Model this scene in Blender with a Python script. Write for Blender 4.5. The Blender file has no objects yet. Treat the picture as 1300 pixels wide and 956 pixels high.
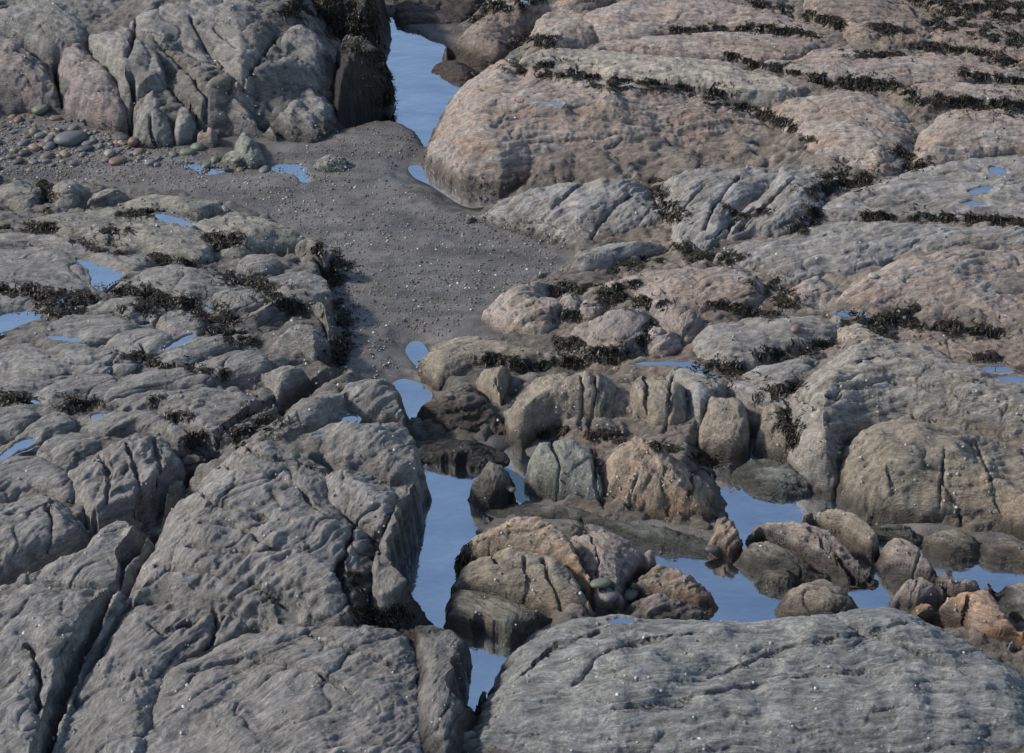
import bpy, math, random
import numpy as np
random.seed(7)
RNG = np.random.default_rng(11)
C = bpy.context.scene.collection
# ---------------------------------------------------------------- traced layout (photo pixels, 1300 x 956)
# rock: label, T (top height m), D (drop at its edge m), w (edge rounding m), ang (strike deg), palette, wet height, outline
ROCKS = [
# --- cliff, upper left
('reddish_A','rock_slab','reddish grey slab at the left end of the cliff, above the shingle',0.95,0.9,0.22,-30,'red',.0,[(-40,46),(0,48),(40,54),(64,66),(70,85),(76,120),(66,142),(30,140),(-40,132)]),
('reddish_B','rock_slab','reddish slab between the two black vertical cracks of the cliff',0.95,0.9,0.22,-30,'red',.0,[(74,62),(108,56),(140,78),(160,100),(166,125),(164,150),(155,166),(118,160),(90,146),(80,125),(73,90)]),
('cliff_c','rock_block','blocky grey rock at the cliff foot right of the reddish slab, split by a crack',0.7,0.68,0.2,70,'grey',.0,[(172,104),(186,94),(204,100),(214,125),(222,148),(221,170),(214,186),(190,187),(174,182),(167,160)]),
('cliff_d','rock_block','narrow grey block at the cliff foot beside the blocky rock, dark on its right side',0.5,0.48,0.16,70,'grey',.0,[(222,138),(240,133),(251,142),(252,164),(243,182),(226,186),(219,166)]),
('cliff_e','rock_outcrop','smooth grey slope in the middle of the cliff, running down to the sand',1.05,0.95,0.5,-35,'grey',.0,[(205,72),(235,62),(262,62),(285,76),(300,92),(306,108),(320,128),(345,140),(352,162),(330,170),(290,163),(258,155),(240,130),(222,118),(205,98)]),
('cliff_f','rock_outcrop','tall rounded grey block above the muddy pool, grooved front',1.15,0.9,0.3,-30,'grey',.0,[(303,104),(318,84),(345,52),(365,36),(392,36),(414,48),(424,66),(424,92),(414,116),(384,120),(352,138),(318,128)]),
('cliff_g','boulder','rounded grey boulder at the right foot of the cliff by the muddy pool',0.5,0.5,0.45,-40,'grey',.1,[(338,158),(350,136),(374,120),(405,118),(424,126),(427,144),(420,166),(398,175),(362,172)]),
('cliff_h','rock_outcrop','broad grey crest of the cliff at the top edge, cut by a black crack',1.35,0.5,0.5,-35,'grey',.0,[(165,20),(200,-10),(260,-40),(340,-45),(380,-20),(372,12),(352,42),(330,72),(306,100),(286,78),(262,60),(230,60),(205,68),(180,60),(165,44)]),
('cliff_i','rock_outcrop','grey outcrop in the top left corner behind the reddish slabs',1.15,.35,.5,-35,'grey',.0,[(-45,-50),(60,-50),(150,-50),(190,-20),(165,15),(150,24),(120,26),(108,52),(70,56),(40,48),(-45,40)]),
('cliff_j','rock_block','weathered grey block above the second reddish slab, ragged upper edge',1.1,0.35,0.5,-35,'grey',.0,[(112,50),(124,28),(150,24),(172,30),(178,52),(200,70),(203,95),(195,96),(170,104),(156,90),(138,74)]),
('cliff_k','rock_outcrop','dark wet outcrop overhanging the left shore of the upper pool',1.0,1.0,.25,-70,'dark',.85,[(412,58),(436,46),(462,54),(482,66),(495,84),(498,104),(493,130),(478,140),(455,146),(430,150),(424,118),(426,90)]),
('cliff_l','rock_outcrop','dark weedy outcrop at the top edge left of the upper pool',1.1,.9,.35,-70,'dark',1.2,[(345,20),(372,-8),(380,-40),(480,-45),(482,0),(484,25),(478,52),(464,56),(440,48),(412,52),(395,38),(362,36)]),
# --- small rocks at the cliff foot
('foot_a','rock_block','ragged grey green rock standing on the sand in front of the cliff',0.26,0.26,0.12,80,'green',.0,[(296,200),(297,180),(303,167),(316,165),(326,178),(335,192),(336,204),(322,210),(306,208)]),
('foot_b','boulder','pale green block low on the sand beside the ragged rock',.2,.2,.08,0,'green',.0,[(280,206),(281,194),(292,190),(308,192),(315,202),(312,209),(292,211)]),
('foot_c','boulder','small tan rock at the cliff foot near the green cobbles',.25,.25,.1,0,'tan',.0,[(252,180),(255,165),(265,160),(276,168),(280,178),(270,184)]),
('foot_d','boulder','low pale rock lying alone on the sand right of the small sand pool',.18,.2,.1,0,'green',.0,[(396,210),(402,197),(416,192),(436,196),(446,206),(442,214),(420,216),(402,217)]),
# --- upper right
('dome','rock_outcrop','large tan dome rising from the upper pool, pale wrinkled foot',.8,.85,1.1,12,'tan',.06,[(532,206),(537,190),(550,160),(560,136),(572,116),(590,100),(614,86),(645,83),(697,95),(766,112),(850,117),(919,130),(964,148),(1007,170),(1018,198),(990,203),(930,205),(880,212),(835,213),(811,222),(766,228),(707,230),(662,239),(640,246),(615,245),(580,240),(556,228),(539,216)]),
('slabN','rock_slab','smooth grey slab tapering to a point on the sand below the tan dome',.42,.42,.45,42,'grey2',.0,[(586,274),(612,261),(641,245),(664,238),(707,229),(752,228),(811,226),(832,234),(838,252),(854,268),(860,290),(854,305),(801,308),(760,316),(725,319),(680,303),(640,293),(607,283)]),
('ridge_a','rock_outcrop','grey ridge with slanting grooves right of the weed filled notch',.6,.3,.3,48,'grey2',.0,[(836,230),(866,216),(895,209),(960,204),(992,204),(986,226),(952,252),(932,274),(916,298),(890,318),(864,306),(857,268)]),
('ridge_b','rock_outcrop','grooved grey hump ending in dark weed, left of the slab with small pools',.62,.3,.3,48,'grey2',.0,[(992,204),(1030,202),(1062,208),(1076,220),(1062,236),(1043,246),(1038,266),(1018,288),(985,294),(948,290),(926,300),(934,276),(954,254),(987,228)]),
('slab_p','rock_slab','wide brownish slab holding the small blue pools at the right edge',.58,.25,.4,8,'grey2',.0,[(1040,270),(1058,249),(1092,235),(1127,225),(1151,217),(1189,207),(1217,198),(1260,195),(1345,192),(1345,276),(1283,279),(1196,275),(1127,272),(1070,276)]),
('dome_o','rock_outcrop','rounded layered dome with curved bands under the long weed line',.75,.35,.6,-12,'tan',.0,[(966,134),(1000,124),(1040,117),(1080,115),(1113,118),(1148,138),(1166,160),(1160,187),(1150,208),(1130,226),(1110,228),(1085,218),(1058,208),(1028,201),(1021,187),(1008,165),(985,146)]),
('dome_p','rock_outcrop','rough pinkish grey hump at the right edge below the long weed line',.75,.3,.5,10,'tan',.0,[(1172,168),(1190,145),(1231,135),(1290,138),(1345,140),(1345,190),(1290,190),(1231,197),(1190,206),(1163,206),(1166,188)]),
('strip_a','rock_outcrop','long pale brown band of rock near the top edge above the first weed line',.85,.2,.3,-8,'tan',.0,[(735,20),(780,0),(850,-8),(937,3),(988,12),(1023,27),(1060,38),(1044,44),(971,34),(902,34),(850,38),(800,46),(760,42)]),
('strip_b','rock_outcrop','pale humped band between the first and second weed lines of the upper right',.8,.2,.3,-8,'tan',.0,[(752,56),(780,48),(850,42),(919,39),(971,39),(1028,47),(1034,59),(1016,72),(960,76),(926,69),(850,66),(800,62)]),
('strip_c','rock_outcrop','cream coloured rock band behind the thick weed bed of the tan dome',.78,.2,.3,-8,'pale',.0,[(657,78),(680,62),(718,57),(760,60),(850,69),(920,74),(950,87),(1000,98),(1015,110),(985,117),(930,113),(900,108),(870,105),(801,99),(721,82)]),
('strip_d','rock_outcrop','long brown grey rock band above the thickest weed line at the right',.82,.2,.3,-8,'tan',.0,[(962,77),(1016,75),(1037,58),(1080,54),(1102,70),(1148,70),(1185,62),(1231,72),(1345,92),(1345,104),(1248,98),(1162,104),(1092,100),(1040,95)]),
('strip_e','rock_outcrop','brown rock between weed tufts at the top edge right of centre',.9,.2,.3,-8,'brown',.0,[(1035,-30),(1110,-40),(1150,5),(1182,35),(1168,55),(1140,50),(1090,48),(1062,34),(1020,10)]),
('strip_f','rock_outcrop','brown weedy rock in the top right corner',.95,.2,.3,-8,'brown',.0,[(1140,-40),(1345,-40),(1345,24),(1260,15),(1200,14),(1160,0)]),
('strip_g','rock_outcrop','reddish brown rock among black weed just below the top right corner',.88,.2,.25,-8,'brown',.0,[(1178,25),(1260,22),(1345,35),(1345,78),(1270,68),(1210,56),(1184,50)]),
('strip_h','rock_outcrop','thin pale rock sliver lying between two black weed lines at the right edge',.78,.15,.15,-8,'tan',.0,[(1144,113),(1160,105),(1200,102),(1270,108),(1345,118),(1345,130),(1220,123),(1180,122)]),
('shelf_a','rock_slab','flat wet brown shelf at the far end of the upper pool',.12,.18,.2,0,'brown',.2,[(500,20),(512,-20),(560,-40),(640,-40),(640,-5),(610,12),(590,32),(545,33),(512,34)]),
('shelf_b','rock_outcrop','brown lumpy rock at the right shore of the upper pool, weed on top',.5,.45,.3,0,'brown',.15,[(560,62),(582,40),(600,24),(640,14),(676,18),(684,44),(676,60),(656,78),(625,86),(600,82),(580,72)]),
('shelf_c','rock_outcrop','rounded tan rock at the top edge right of the weedy brown rock',.8,.3,.25,0,'tan',.0,[(682,18),(715,6),(742,14),(760,42),(748,55),(700,59),(686,48)]),
('shelf_d','rock_outcrop','tan rock at the top edge behind the tiny blue puddle',.85,.3,.25,0,'tan',.0,[(640,-40),(780,-40),(776,0),(738,12),(700,4),(650,12),(630,0)]),
('pool_rock','boulder','small smooth brown rock standing in the upper pool',.12,.2,.25,0,'brown',.1,[(551,86),(558,77),(572,73),(590,76),(607,88),(600,98),(588,103),(565,98)]),
# --- middle right
('mid_a','rock_outcrop','low olive grey hump at the edge of the sand below the tapering slab',.4,.35,.25,30,'grey2',.0,[(706,344),(728,326),(766,312),(800,308),(835,306),(855,312),(856,332),(818,336),(785,348),(752,355),(721,354)]),
('mid_b','rock_outcrop','pinkish brown rounded rock right of the black weed tangle',.55,.25,.35,20,'tan',.0,[(768,362),(794,349),(835,339),(902,336),(940,337),(958,352),(969,372),(940,388),(880,388),(840,388),(816,371),(790,364)]),
('mid_c','rock_outcrop','curved grey brown rock bordering the sand, pinkish stones on its top',.42,.42,.3,30,'tan',.0,[(611,401),(616,384),(635,366),(662,357),(714,352),(763,359),(767,372),(730,373),(694,382),(702,396),(728,402),(718,420),(692,438),(650,436),(625,416)]),
('lump_a','boulder','small pink barnacled lump, leftmost of three on the curved rock',.45,.15,.1,0,'pink',.0,[(679,386),(684,375),(700,371),(712,376),(714,388),(700,396),(687,394)]),
('lump_b','boulder','small pink lump squeezed between its two neighbours on the curved rock',.46,.15,.1,0,'pink',.0,[(712,382),(718,371),(730,371),(737,382),(733,396),(720,396)]),
('lump_c','boulder','round pink barnacled lump, biggest of three beside the black weed',.48,.18,.12,0,'pink',.0,[(736,392),(740,378),(752,374),(764,382),(765,394),(755,402),(741,401)]),
('mid_d','rock_block','red brown folded rock sloping down below the round pink lump',.48,.3,.2,60,'pink',.0,[(732,409),(766,400),(783,381),(801,376),(824,396),(820,428),(796,450),(770,446),(738,428)]),
('mid_e','boulder','reddish rock with barnacles left of the wide grey rock in the middle right',.48,.25,.12,60,'pink',.0,[(833,391),(868,388),(892,398),(882,420),(864,426),(846,408)]),
('mid_f','boulder','rounded ribbed boulder under the reddish barnacled rock',.4,.3,.15,60,'tan',.0,[(817,432),(824,413),(839,405),(858,420),(864,440),(846,452),(823,449)]),
('mid_g','rock_outcrop','wide grey rock above the dark weed bands, left of the big layered dome',.5,.28,.3,10,'grey2',.0,[(885,430),(900,410),(930,406),(988,400),(1040,397),(1064,407),(1072,424),(1044,438),(988,447),(960,460),(935,464),(902,452)]),
('mid_h','boulder','small pale rock at the right tip of the wide grey rock',.5,.15,.12,10,'pale',.0,[(1062,412),(1090,407),(1115,416),(1126,428),(1100,434),(1075,430)]),
('mid_i','boulder','tan ribbed knob above the little blue puddle in the middle right',.58,.25,.2,20,'tan',.0,[(1001,364),(1022,353),(1051,345),(1071,358),(1068,376),(1040,384),(1012,378)]),
('mid_j','rock_slab','broad greenish grey slab below the weed line with the small pools',.55,.22,.35,25,'grey2',.0,[(905,322),(945,304),(1018,292),(1045,280),(1130,277),(1200,284),(1345,285),(1345,310),(1250,307),(1200,317),(1150,320),(1115,332),(1080,346),(1048,344),(1012,354),(985,350),(950,336)]),
('mid_k','rock_outcrop','large rough brown grey hump at the right edge in the middle of the view',.72,.32,.5,20,'tan',.0,[(1062,382),(1075,364),(1088,352),(1127,332),(1179,317),(1231,312),(1345,314),(1345,428),(1260,411),(1230,402),(1196,396),(1150,394),(1110,398),(1080,390)]),
('mid_l','rock_slab','low rubbly brown shelf at the right edge below the rough hump',.45,.15,.2,5,'brown',.0,[(1118,426),(1145,414),(1200,420),(1260,428),(1345,440),(1345,464),(1300,462),(1250,466),(1220,460),(1180,446),(1140,438)]),
('big_a','rock_slab','pale grey apron of rock left of the big layered dome',.48,.2,.25,12,'grey2',.0,[(936,481),(954,466),(988,459),(1044,443),(1062,446),(1036,470),(1012,490),(1000,508),(972,496)]),
('big_b','rock_outcrop','big dome with wavy pale layers at the right edge',.85,.55,.7,8,'layer',.0,[(999,514),(1010,488),(1040,464),(1062,446),(1100,430),(1144,430),(1196,448),(1238,474),(1345,488),(1345,565),(1250,556),(1180,546),(1144,538),(1100,545),(1070,560),(1054,590),(1036,590),(1014,560)]),
('big_c','rock_outcrop','massive cracked brown rock face above the right hand pools, barnacle dots all over',.72,.75,.45,15,'buff',.08,[(1062,610),(1052,582),(1062,556),(1100,538),(1144,530),(1179,541),(1248,551),(1345,572),(1345,700),(1290,684),(1231,670),(1196,666),(1150,668),(1108,663),(1078,645),(1065,630)]),
('shelf_e','boulder','blue grey low rock at the foot of the massive rock face',.14,.2,.1,-20,'green',.05,[(1092,666),(1120,662),(1150,664),(1172,678),(1170,690),(1140,688),(1105,678)]),
('shelf_f','boulder','grey brown low rock at the right pool, under the massive rock face',.2,.25,.12,-20,'buff',.05,[(1174,690),(1182,672),(1213,666),(1238,674),(1243,692),(1238,703),(1200,702)]),
('shelf_g','boulder','flat pointed rock at the far side of the right pool by the edge',.16,.22,.12,-20,'buff',.05,[(1235,700),(1243,686),(1270,681),(1320,690),(1345,700),(1345,716),(1290,712),(1255,709)]),
# --- centre blocks
('cen_a','rock_slab','long pale olive rock along the foot of the sand, above the front facing blocks',.35,.3,.2,10,'buff',.0,[(536,446),(549,427),(593,419),(640,430),(692,442),(740,448),(790,462),(775,472),(740,468),(697,462),(655,470),(620,470),(585,474),(560,480),(544,468)]),
('cen_b','rock_block','brown sloping block with a wet dark face above the main pool',.4,.45,.2,30,'brown',.25,[(520,524),(534,510),(550,500),(555,482),(583,473),(606,484),(622,505),(636,525),(644,542),(635,556),(612,556),(583,559),(548,552),(528,540)]),
('cen_c','rock_block','dark wet block at the water edge under the brown sloping block',.16,.25,.12,30,'dark',.2,[(525,568),(540,552),(575,556),(612,556),(640,566),(644,584),(620,592),(585,592),(545,588),(527,582)]),
('cen_d','rock_block','small olive block left of the big upright block, a dark hollow in its side',.5,.4,.12,80,'buff',.0,[(604,480),(612,470),(635,465),(657,470),(650,488),(640,506),(636,524),(622,512),(610,496)]),
('cen_e','rock_block','big olive brown upright block with rounded top, largest of the front facing row',.62,.6,.2,85,'buff',.05,[(636,515),(643,492),(656,478),(676,466),(700,462),(730,470),(760,472),(780,480),(795,492),(797,522),(791,548),(760,552),(732,549),(704,548),(680,556),(664,563),(650,558),(641,536)]),
('cen_f','rock_block','upright block marked by a pale vertical scar, second of the front facing row',.6,.6,.15,85,'buff',.05,[(797,498),(806,478),(830,468),(852,472),(870,484),(876,500),(873,525),(868,552),(852,563),(828,560),(800,549)]),
('cen_g','rock_block','rounded khaki block, third of the front facing row, dark gap at its left',.5,.5,.15,85,'buff',.05,[(886,545),(891,520),(900,502),(915,495),(935,498),(949,512),(954,540),(955,575),(940,583),(910,582),(892,575)]),
('cen_h','rock_block','narrow khaki block between the third block and the weedy cleft',.45,.5,.12,85,'buff',.05,[(956,575),(958,545),(966,522),(980,515),(996,528),(1010,552),(1032,578),(1040,596),(1015,596),(985,590)]),
('cen_i','rock_slab','narrow flat slab under the long blue puddle, behind the third block',.5,.2,.12,-30,'grey2',.0,[(850,470),(868,464),(890,470),(922,484),(912,498),(896,506),(888,530),(878,500),(866,482)]),
('cen_j','rock_slab','small grey slab right of the dark weed tuft near the weedy cleft',.46,.2,.12,-30,'grey2',.0,[(922,482),(940,482),(972,496),(1000,512),(1004,540),(990,524),(975,513),(945,506)]),
('low_a','rock_block','greenish upright rock beside its orange topped neighbour, barnacles on the front',.5,.5,.15,85,'green',.05,[(668,600),(674,575),(686,558),(705,550),(735,553),(752,568),(762,590),(768,625),(764,646),(735,640),(700,634),(678,626)]),
('low_b','rock_block','orange topped barnacled rock in the centre, deep folds down its front',.62,.65,.22,80,'orange',.05,[(762,612),(766,585),(778,566),(800,560),(835,563),(870,580),(900,593),(920,618),(928,646),(915,662),(880,668),(840,662),(795,656),(768,646)]),
('low_c','rock_slab','low greenish shelf under the orange topped rock',.1,.2,.15,-20,'green',.05,[(600,640),(645,634),(690,636),(750,646),(795,662),(850,668),(900,676),(925,690),(915,706),(860,702),(818,694),(780,684),(735,668),(690,664),(640,662)]),
('low_d','boulder','dark grey upright stone at the water edge in the middle of the main pool shore',.35,.4,.12,85,'dark',.1,[(592,632),(600,612),(612,592),(618,582),(634,578),(644,588),(647,612),(656,630),(640,642),(612,642)]),
('low_e','boulder','small brown stone beside the right hand pool, left of the long slanting boulder',.3,.35,.12,60,'orange',.05,[(902,682),(906,660),(918,650),(932,662),(944,686),(944,704),(922,706),(906,700)]),
('bw_a','boulder','orange topped boulder at the right shore of the main pool, uppermost of its heap',.62,.55,.22,20,'orange',.05,[(586,704),(590,682),(602,668),(628,659),(662,661),(697,669),(722,684),(738,712),(752,742),(735,752),(690,730),(650,716),(606,712)]),
('bw_b','boulder','wrinkled tan boulder in the middle of the heap beside the main pool',.5,.45,.2,20,'buff',.05,[(578,742),(584,716),(602,698),(635,693),(683,704),(714,710),(732,732),(752,770),(728,780),(697,773),(662,760),(614,750)]),
('bw_c','rock_slab','smooth green patched slab at the bottom of the boulder heap',.22,.3,.15,-20,'greenbrown',.08,[(568,790),(570,762),(577,744),(600,742),(645,756),(683,772),(708,782),(690,796),(664,806),(650,816),(612,811),(588,802)]),
('bw_d','boulder','purplish brown boulder behind the orange topped boulder, dipping to the right',.45,.45,.22,-40,'pink',.05,[(704,672),(712,660),(728,656),(748,660),(768,674),(801,684),(822,700),(830,712),(805,728),(786,745),(790,768),(762,772),(750,745),(734,708)]),
('bw_e','boulder','brown boulder left of the open blue pool, upper of a pair',.32,.35,.15,30,'orange',.05,[(800,744),(816,722),(842,713),(872,722),(902,746),(906,762),(880,768),(848,762),(815,754)]),
('bw_f','boulder','pinkish flat boulder under the brown one, left of the open blue pool',.2,.25,.12,30,'pink',.05,[(781,774),(806,760),(840,752),(872,758),(898,772),(892,786),(840,790),(798,786)]),
('bx_a','boulder','long slanting boulder with pale streaks in the middle of the right hand pools',.4,.42,.18,-35,'pink',.05,[(954,672),(966,657),(999,652),(1044,668),(1072,689),(1104,712),(1110,728),(1086,740),(1056,724),(1020,706),(1000,694),(975,686)]),
('bx_b','boulder','brown low stone at the left foot of the long slanting boulder',.22,.28,.12,-35,'greenbrown',.05,[(938,706),(946,688),(968,680),(998,692),(1024,708),(1050,724),(1030,732),(992,722),(955,716)]),
('bx_c','boulder','grey boulder lying behind the long slanting boulder',.36,.4,.16,-35,'buff',.05,[(1016,660),(1026,649),(1048,646),(1092,660),(1113,680),(1117,698),(1106,712),(1082,694),(1060,680),(1036,670)]),
('bx_d','boulder','small brown stone touching the squarish boulder in the right hand pools',.16,.22,.1,-20,'greenbrown',.05,[(961,735),(968,722),(988,718),(1012,722),(1024,732),(1008,746),(982,744)]),
('bx_e','boulder','squarish brown boulder at the near edge of the right hand pools',.24,.3,.14,-10,'buff',.05,[(994,776),(995,752),(1010,736),(1040,730),(1070,740),(1084,758),(1082,776),(1040,782)]),
('bx_f','boulder','wedge shaped pinkish boulder pointing right, between two arms of water',.34,.4,.16,-25,'pink',.05,[(1117,712),(1122,690),(1134,681),(1152,684),(1175,700),(1190,720),(1218,738),(1190,742),(1155,736),(1125,728)]),
('bx_g','boulder','small pinkish cracked stone left of the bright orange boulder',.3,.35,.12,60,'pink',.05,[(1136,764),(1142,744),(1154,733),(1172,734),(1190,744),(1200,760),(1180,772),(1150,774)]),
('bx_h','boulder','boulder with a bright orange flank at the lower right',.42,.5,.22,-30,'orange2',.08,[(1150,776),(1190,760),(1230,750),(1252,752),(1268,768),(1284,792),(1304,812),(1296,826),(1262,826),(1232,812),(1196,790)]),
('bx_i','boulder','grey pink stone behind the bright orange boulder',.3,.35,.12,-20,'pink',.05,[(1188,748),(1210,738),(1240,740),(1262,752),(1250,764),(1206,768)]),
('bx_j','boulder','dark grey rock at the right edge beside the bright orange boulder',.3,.4,.2,-20,'grey',.1,[(1252,752),(1262,742),(1300,733),(1345,728),(1345,830),(1310,818),(1290,790),(1270,768)]),
('bx_k','boulder','flat dark stone sticking into the main pool from the dark rock face',.06,.12,.06,0,'dark',.3,[(538,660),(548,655),(562,657),(567,665),(562,674),(550,670)]),
('bx_l','boulder','small dark stone awash in the main pool below the sloping block',.0,.08,.06,0,'dark',.3,[(577,602),(588,598),(598,602),(594,610),(582,610)]),
('gut_a','boulder','greenish oval rock in the back of the right hand pools',.14,.25,.2,-15,'green',.05,[(930,604),(940,588),(960,580),(985,580),(1016,592),(1036,608),(1038,618),(1018,626),(985,629),(950,620)]),
('fore_a','rock_outcrop','great green grey foreground slab with fine wavy layers, bottom right',0.52,0.62,0.7,4,'greenlayer',.05,[(600,905),(618,868),(634,838),(652,812),(690,788),(738,775),(800,775),(870,780),(954,781),(1023,774),(1092,765),(1150,768),(1196,786),(1231,806),(1265,826),(1305,846),(1345,870),(1345,1010),(560,1010)]),
('fore_b','boulder','grey stone in the bottom right corner beside the green grey slab',.3,.4,.2,-20,'grey',.05,[(1270,828),(1300,816),(1345,822),(1345,866),(1305,848)]),
# --- lower left big blocks
('lb_a','rock_outcrop','huge seamed grey ridge left of the main pool, largest rock of the lower left',.95,0.4,.5,52,'grey',.0,[(168,766),(173,735),(186,710),(202,690),(208,668),(224,634),(248,618),(262,598),(284,572),(318,553),(352,556),(378,570),(402,584),(420,592),(424,620),(440,650),(474,668),(482,690),(470,722),(456,755),(446,780),(420,788),(375,786),(335,776),(280,772),(235,764),(200,758)]),
('lb_b','rock_block','finger like grey ridge pointing up to the narrow gully end',.85,0.25,.2,42,'grey',.0,[(335,548),(360,524),(391,502),(420,488),(431,494),(428,508),(414,522),(402,540),(378,552),(352,558)]),
('lb_c','rock_block','rounded grey knob at the lower end of the sand channel',.75,0.38,.22,42,'grey',.05,[(420,530),(424,512),(432,490),(448,476),(468,470),(492,476),(502,492),(506,515),(509,530),(480,534),(450,530)]),
('lb_d','rock_block','grey block with two tiny puddles, just below the rounded knob',.85,0.35,.25,50,'grey',.05,[(382,556),(402,540),(440,532),(480,532),(509,528),(522,545),(530,575),(528,598),(500,606),(462,596),(425,594),(400,580)]),
('lb_e','rock_block','smooth domed grey block right of the huge ridge, above its dark cleft',.92,0.25,.3,60,'grey',.0,[(418,594),(455,590),(482,600),(498,626),(496,652),(480,668),(452,656),(428,644),(420,620)]),
('lb_f','rock_block','grey block with a tall shade-darkened face, wet at its foot, rising from the main pool',.86,0.3,.14,70,'darkgrey',.42,[(488,612),(512,602),(534,601),(545,614),(542,640),(536,680),(528,712),(518,735),(500,752),(486,756),(478,736),(480,706),(488,680),(496,650),(498,628)]),
('lb_g','rock_block','dark shadowed step between the huge ridge and the main pool',.32,.4,.15,42,'dark',.3,[(452,762),(466,728),(480,735),(488,756),(508,745),(516,760),(506,785),(480,795),(452,788)]),
('lb_h','rock_outcrop','grey foreground slab at the bottom centre left',.6,0.3,.4,40,'grey',.0,[(262,828),(294,809),(329,797),(375,789),(420,788),(462,786),(498,790),(520,810),(528,840),(524,1010),(170,1010),(205,862),(228,838)]),
('lb_i','rock_block','dark flanked block at the bottom centre beside the small water gap',.55,0.35,.2,60,'darkgrey',.3,[(496,793),(534,788),(565,793),(592,808),(600,834),(600,870),(585,920),(570,1010),(524,1010),(530,850),(520,812)]),
('lb_j','rock_outcrop','grey stepped block between the diagonal gully and the foreground slab',.58,0.3,.3,60,'grey',.0,[(104,872),(132,825),(149,787),(172,764),(205,757),(250,766),(290,774),(332,774),(344,788),(301,800),(265,822),(228,836),(208,860),(190,930),(165,1010),(40,1010)]),
('lb_k','rock_outcrop','long rounded grey ridge left of the diagonal gully, end bulging right',.75,0.3,.25,48,'grey',.0,[(20,734),(69,708),(107,698),(116,680),(132,663),(152,655),(174,664),(185,683),(182,700),(168,714),(158,742),(110,748),(60,746)]),
('lb_l','rock_outcrop','broad dark grey block at the lower left, cut off by the diagonal gully',.75,0.35,.3,60,'grey',.0,[(-45,732),(24,734),(60,740),(104,742),(152,744),(164,758),(157,776),(132,806),(112,832),(96,870),(70,930),(40,1010),(-45,1010)]),
('lb_m','rock_outcrop','low rough grey hump at the left edge near the bottom',.7,.2,.2,55,'grey',.0,[(-45,800),(10,800),(36,812),(46,832),(46,870),(40,1010),(-45,1010)]),
('lb_n','rock_outcrop','grey block at the left edge with a steep dark front, below the folded block',.7,0.35,.25,50,'grey',.0,[(-45,640),(0,634),(35,621),(62,622),(84,638),(100,656),(112,678),(100,698),(62,712),(20,730),(-45,742)]),
('lb_o','rock_outcrop','folded grey block with hanging vertical grooves, dark notch at its right',.72,0.38,.25,60,'grey',.0,[(86,600),(102,580),(125,565),(150,550),(173,542),(205,550),(222,575),(228,605),(216,638),(187,652),(152,654),(122,674),(104,652),(94,622)]),
('lb_p','boulder','dark small rock wedged in the notch above the diagonal gully',.35,.25,.12,42,'darkgrey',.2,[(226,572),(254,556),(268,572),(262,600),(240,622),(230,604)]),
('lb_q','boulder','small grey stone lying low in the diagonal gully',.12,.2,.12,42,'grey',.0,[(176,664),(192,655),(212,652),(206,672),(200,688),(188,682)]),
('lb_r','rock_outcrop','grey wrinkled hump at the left edge above the block with the steep front',.6,.2,.2,42,'grey',.0,[(-45,588),(0,580),(45,574),(80,592),(92,614),(88,636),(62,620),(35,617),(0,631),(-45,638)]),
('lb_s','rock_outcrop','small grey fold left of the hanging grooves block',.6,.15,.12,42,'grey',.0,[(44,576),(60,556),(95,546),(128,550),(142,556),(118,568),(98,582),(84,596)]),
# --- left platform
('lp_a','rock_outcrop','rounded grey fold at the left edge below the lowest weed tuft',.58,.15,.15,42,'grey',.0,[(-45,515),(0,514),(24,514),(42,522),(30,540),(14,554),(-45,556)]),
('lp_b','rock_outcrop','lobed grey fold beside the little puddle at the left edge',.58,.15,.15,42,'grey',.0,[(18,556),(42,534),(60,519),(86,521),(96,540),(62,553),(48,572)]),
('lp_c','rock_outcrop','long grey fold dipping right into the weedy notch',.58,.18,.15,42,'grey',.0,[(100,543),(112,527),(138,520),(194,520),(228,540),(242,556),(226,566),(208,549),(173,541),(150,549),(125,552)]),
('lp_d','rock_slab','long smooth grey slab leading to the weedy notch of the left platform',.58,.25,.25,28,'grey',.0,[(118,513),(173,496),(225,488),(277,487),(312,495),(344,506),(350,522),(324,540),(294,557),(258,551),(240,543),(208,522),(156,518)]),
('lp_e','rock_block','rounded grey block end overhanging the channel at the left platform foot',.56,.4,.2,28,'grey',.05,[(277,488),(294,477),(346,467),(388,466),(403,477),(401,496),(367,516),(351,520),(344,504),(312,492)]),
('lp_f','rock_outcrop','small grey hump above the lower left puddle',.56,.12,.12,28,'grey',.0,[(38,503),(62,488),(97,475),(138,470),(147,488),(134,504),(69,513)]),
('lp_g','rock_outcrop','knobbly grey band running right above the long smooth slab',.56,.12,.12,28,'grey',.0,[(146,486),(159,470),(208,468),(249,466),(277,476),(262,486),(208,488),(173,495),(134,508)]),
('lp_h','rock_slab','flat grey slab with faint cracks at the left edge of the platform',.58,.12,.2,20,'grey',.0,[(-45,440),(0,439),(35,433),(104,436),(145,439),(173,458),(158,469),(138,470),(97,474),(62,487),(38,500),(-45,496)]),
('lp_i','rock_slab','grey slab above the thin film of water on the left platform',.57,.1,.12,20,'grey',.0,[(60,412),(97,397),(149,400),(174,408),(166,419),(138,430),(104,434),(66,424)]),
('lp_j','rock_outcrop','ribbed grey hump near the middle of the left platform',.58,.15,.15,28,'grey',.0,[(130,442),(156,418),(194,414),(226,428),(222,440),(203,448),(184,456),(158,448)]),
('lp_k','rock_outcrop','smooth grey hump right of the small middle puddle',.58,.15,.15,28,'grey',.0,[(196,452),(222,440),(253,422),(287,424),(303,437),(277,446),(249,457),(224,467),(205,464)]),
('lp_l','rock_outcrop','barnacle dotted hump near the channel edge of the left platform',.57,.16,.15,28,'grey',.0,[(246,461),(277,447),(312,439),(339,452),(336,467),(296,476),(270,476)]),
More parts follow.
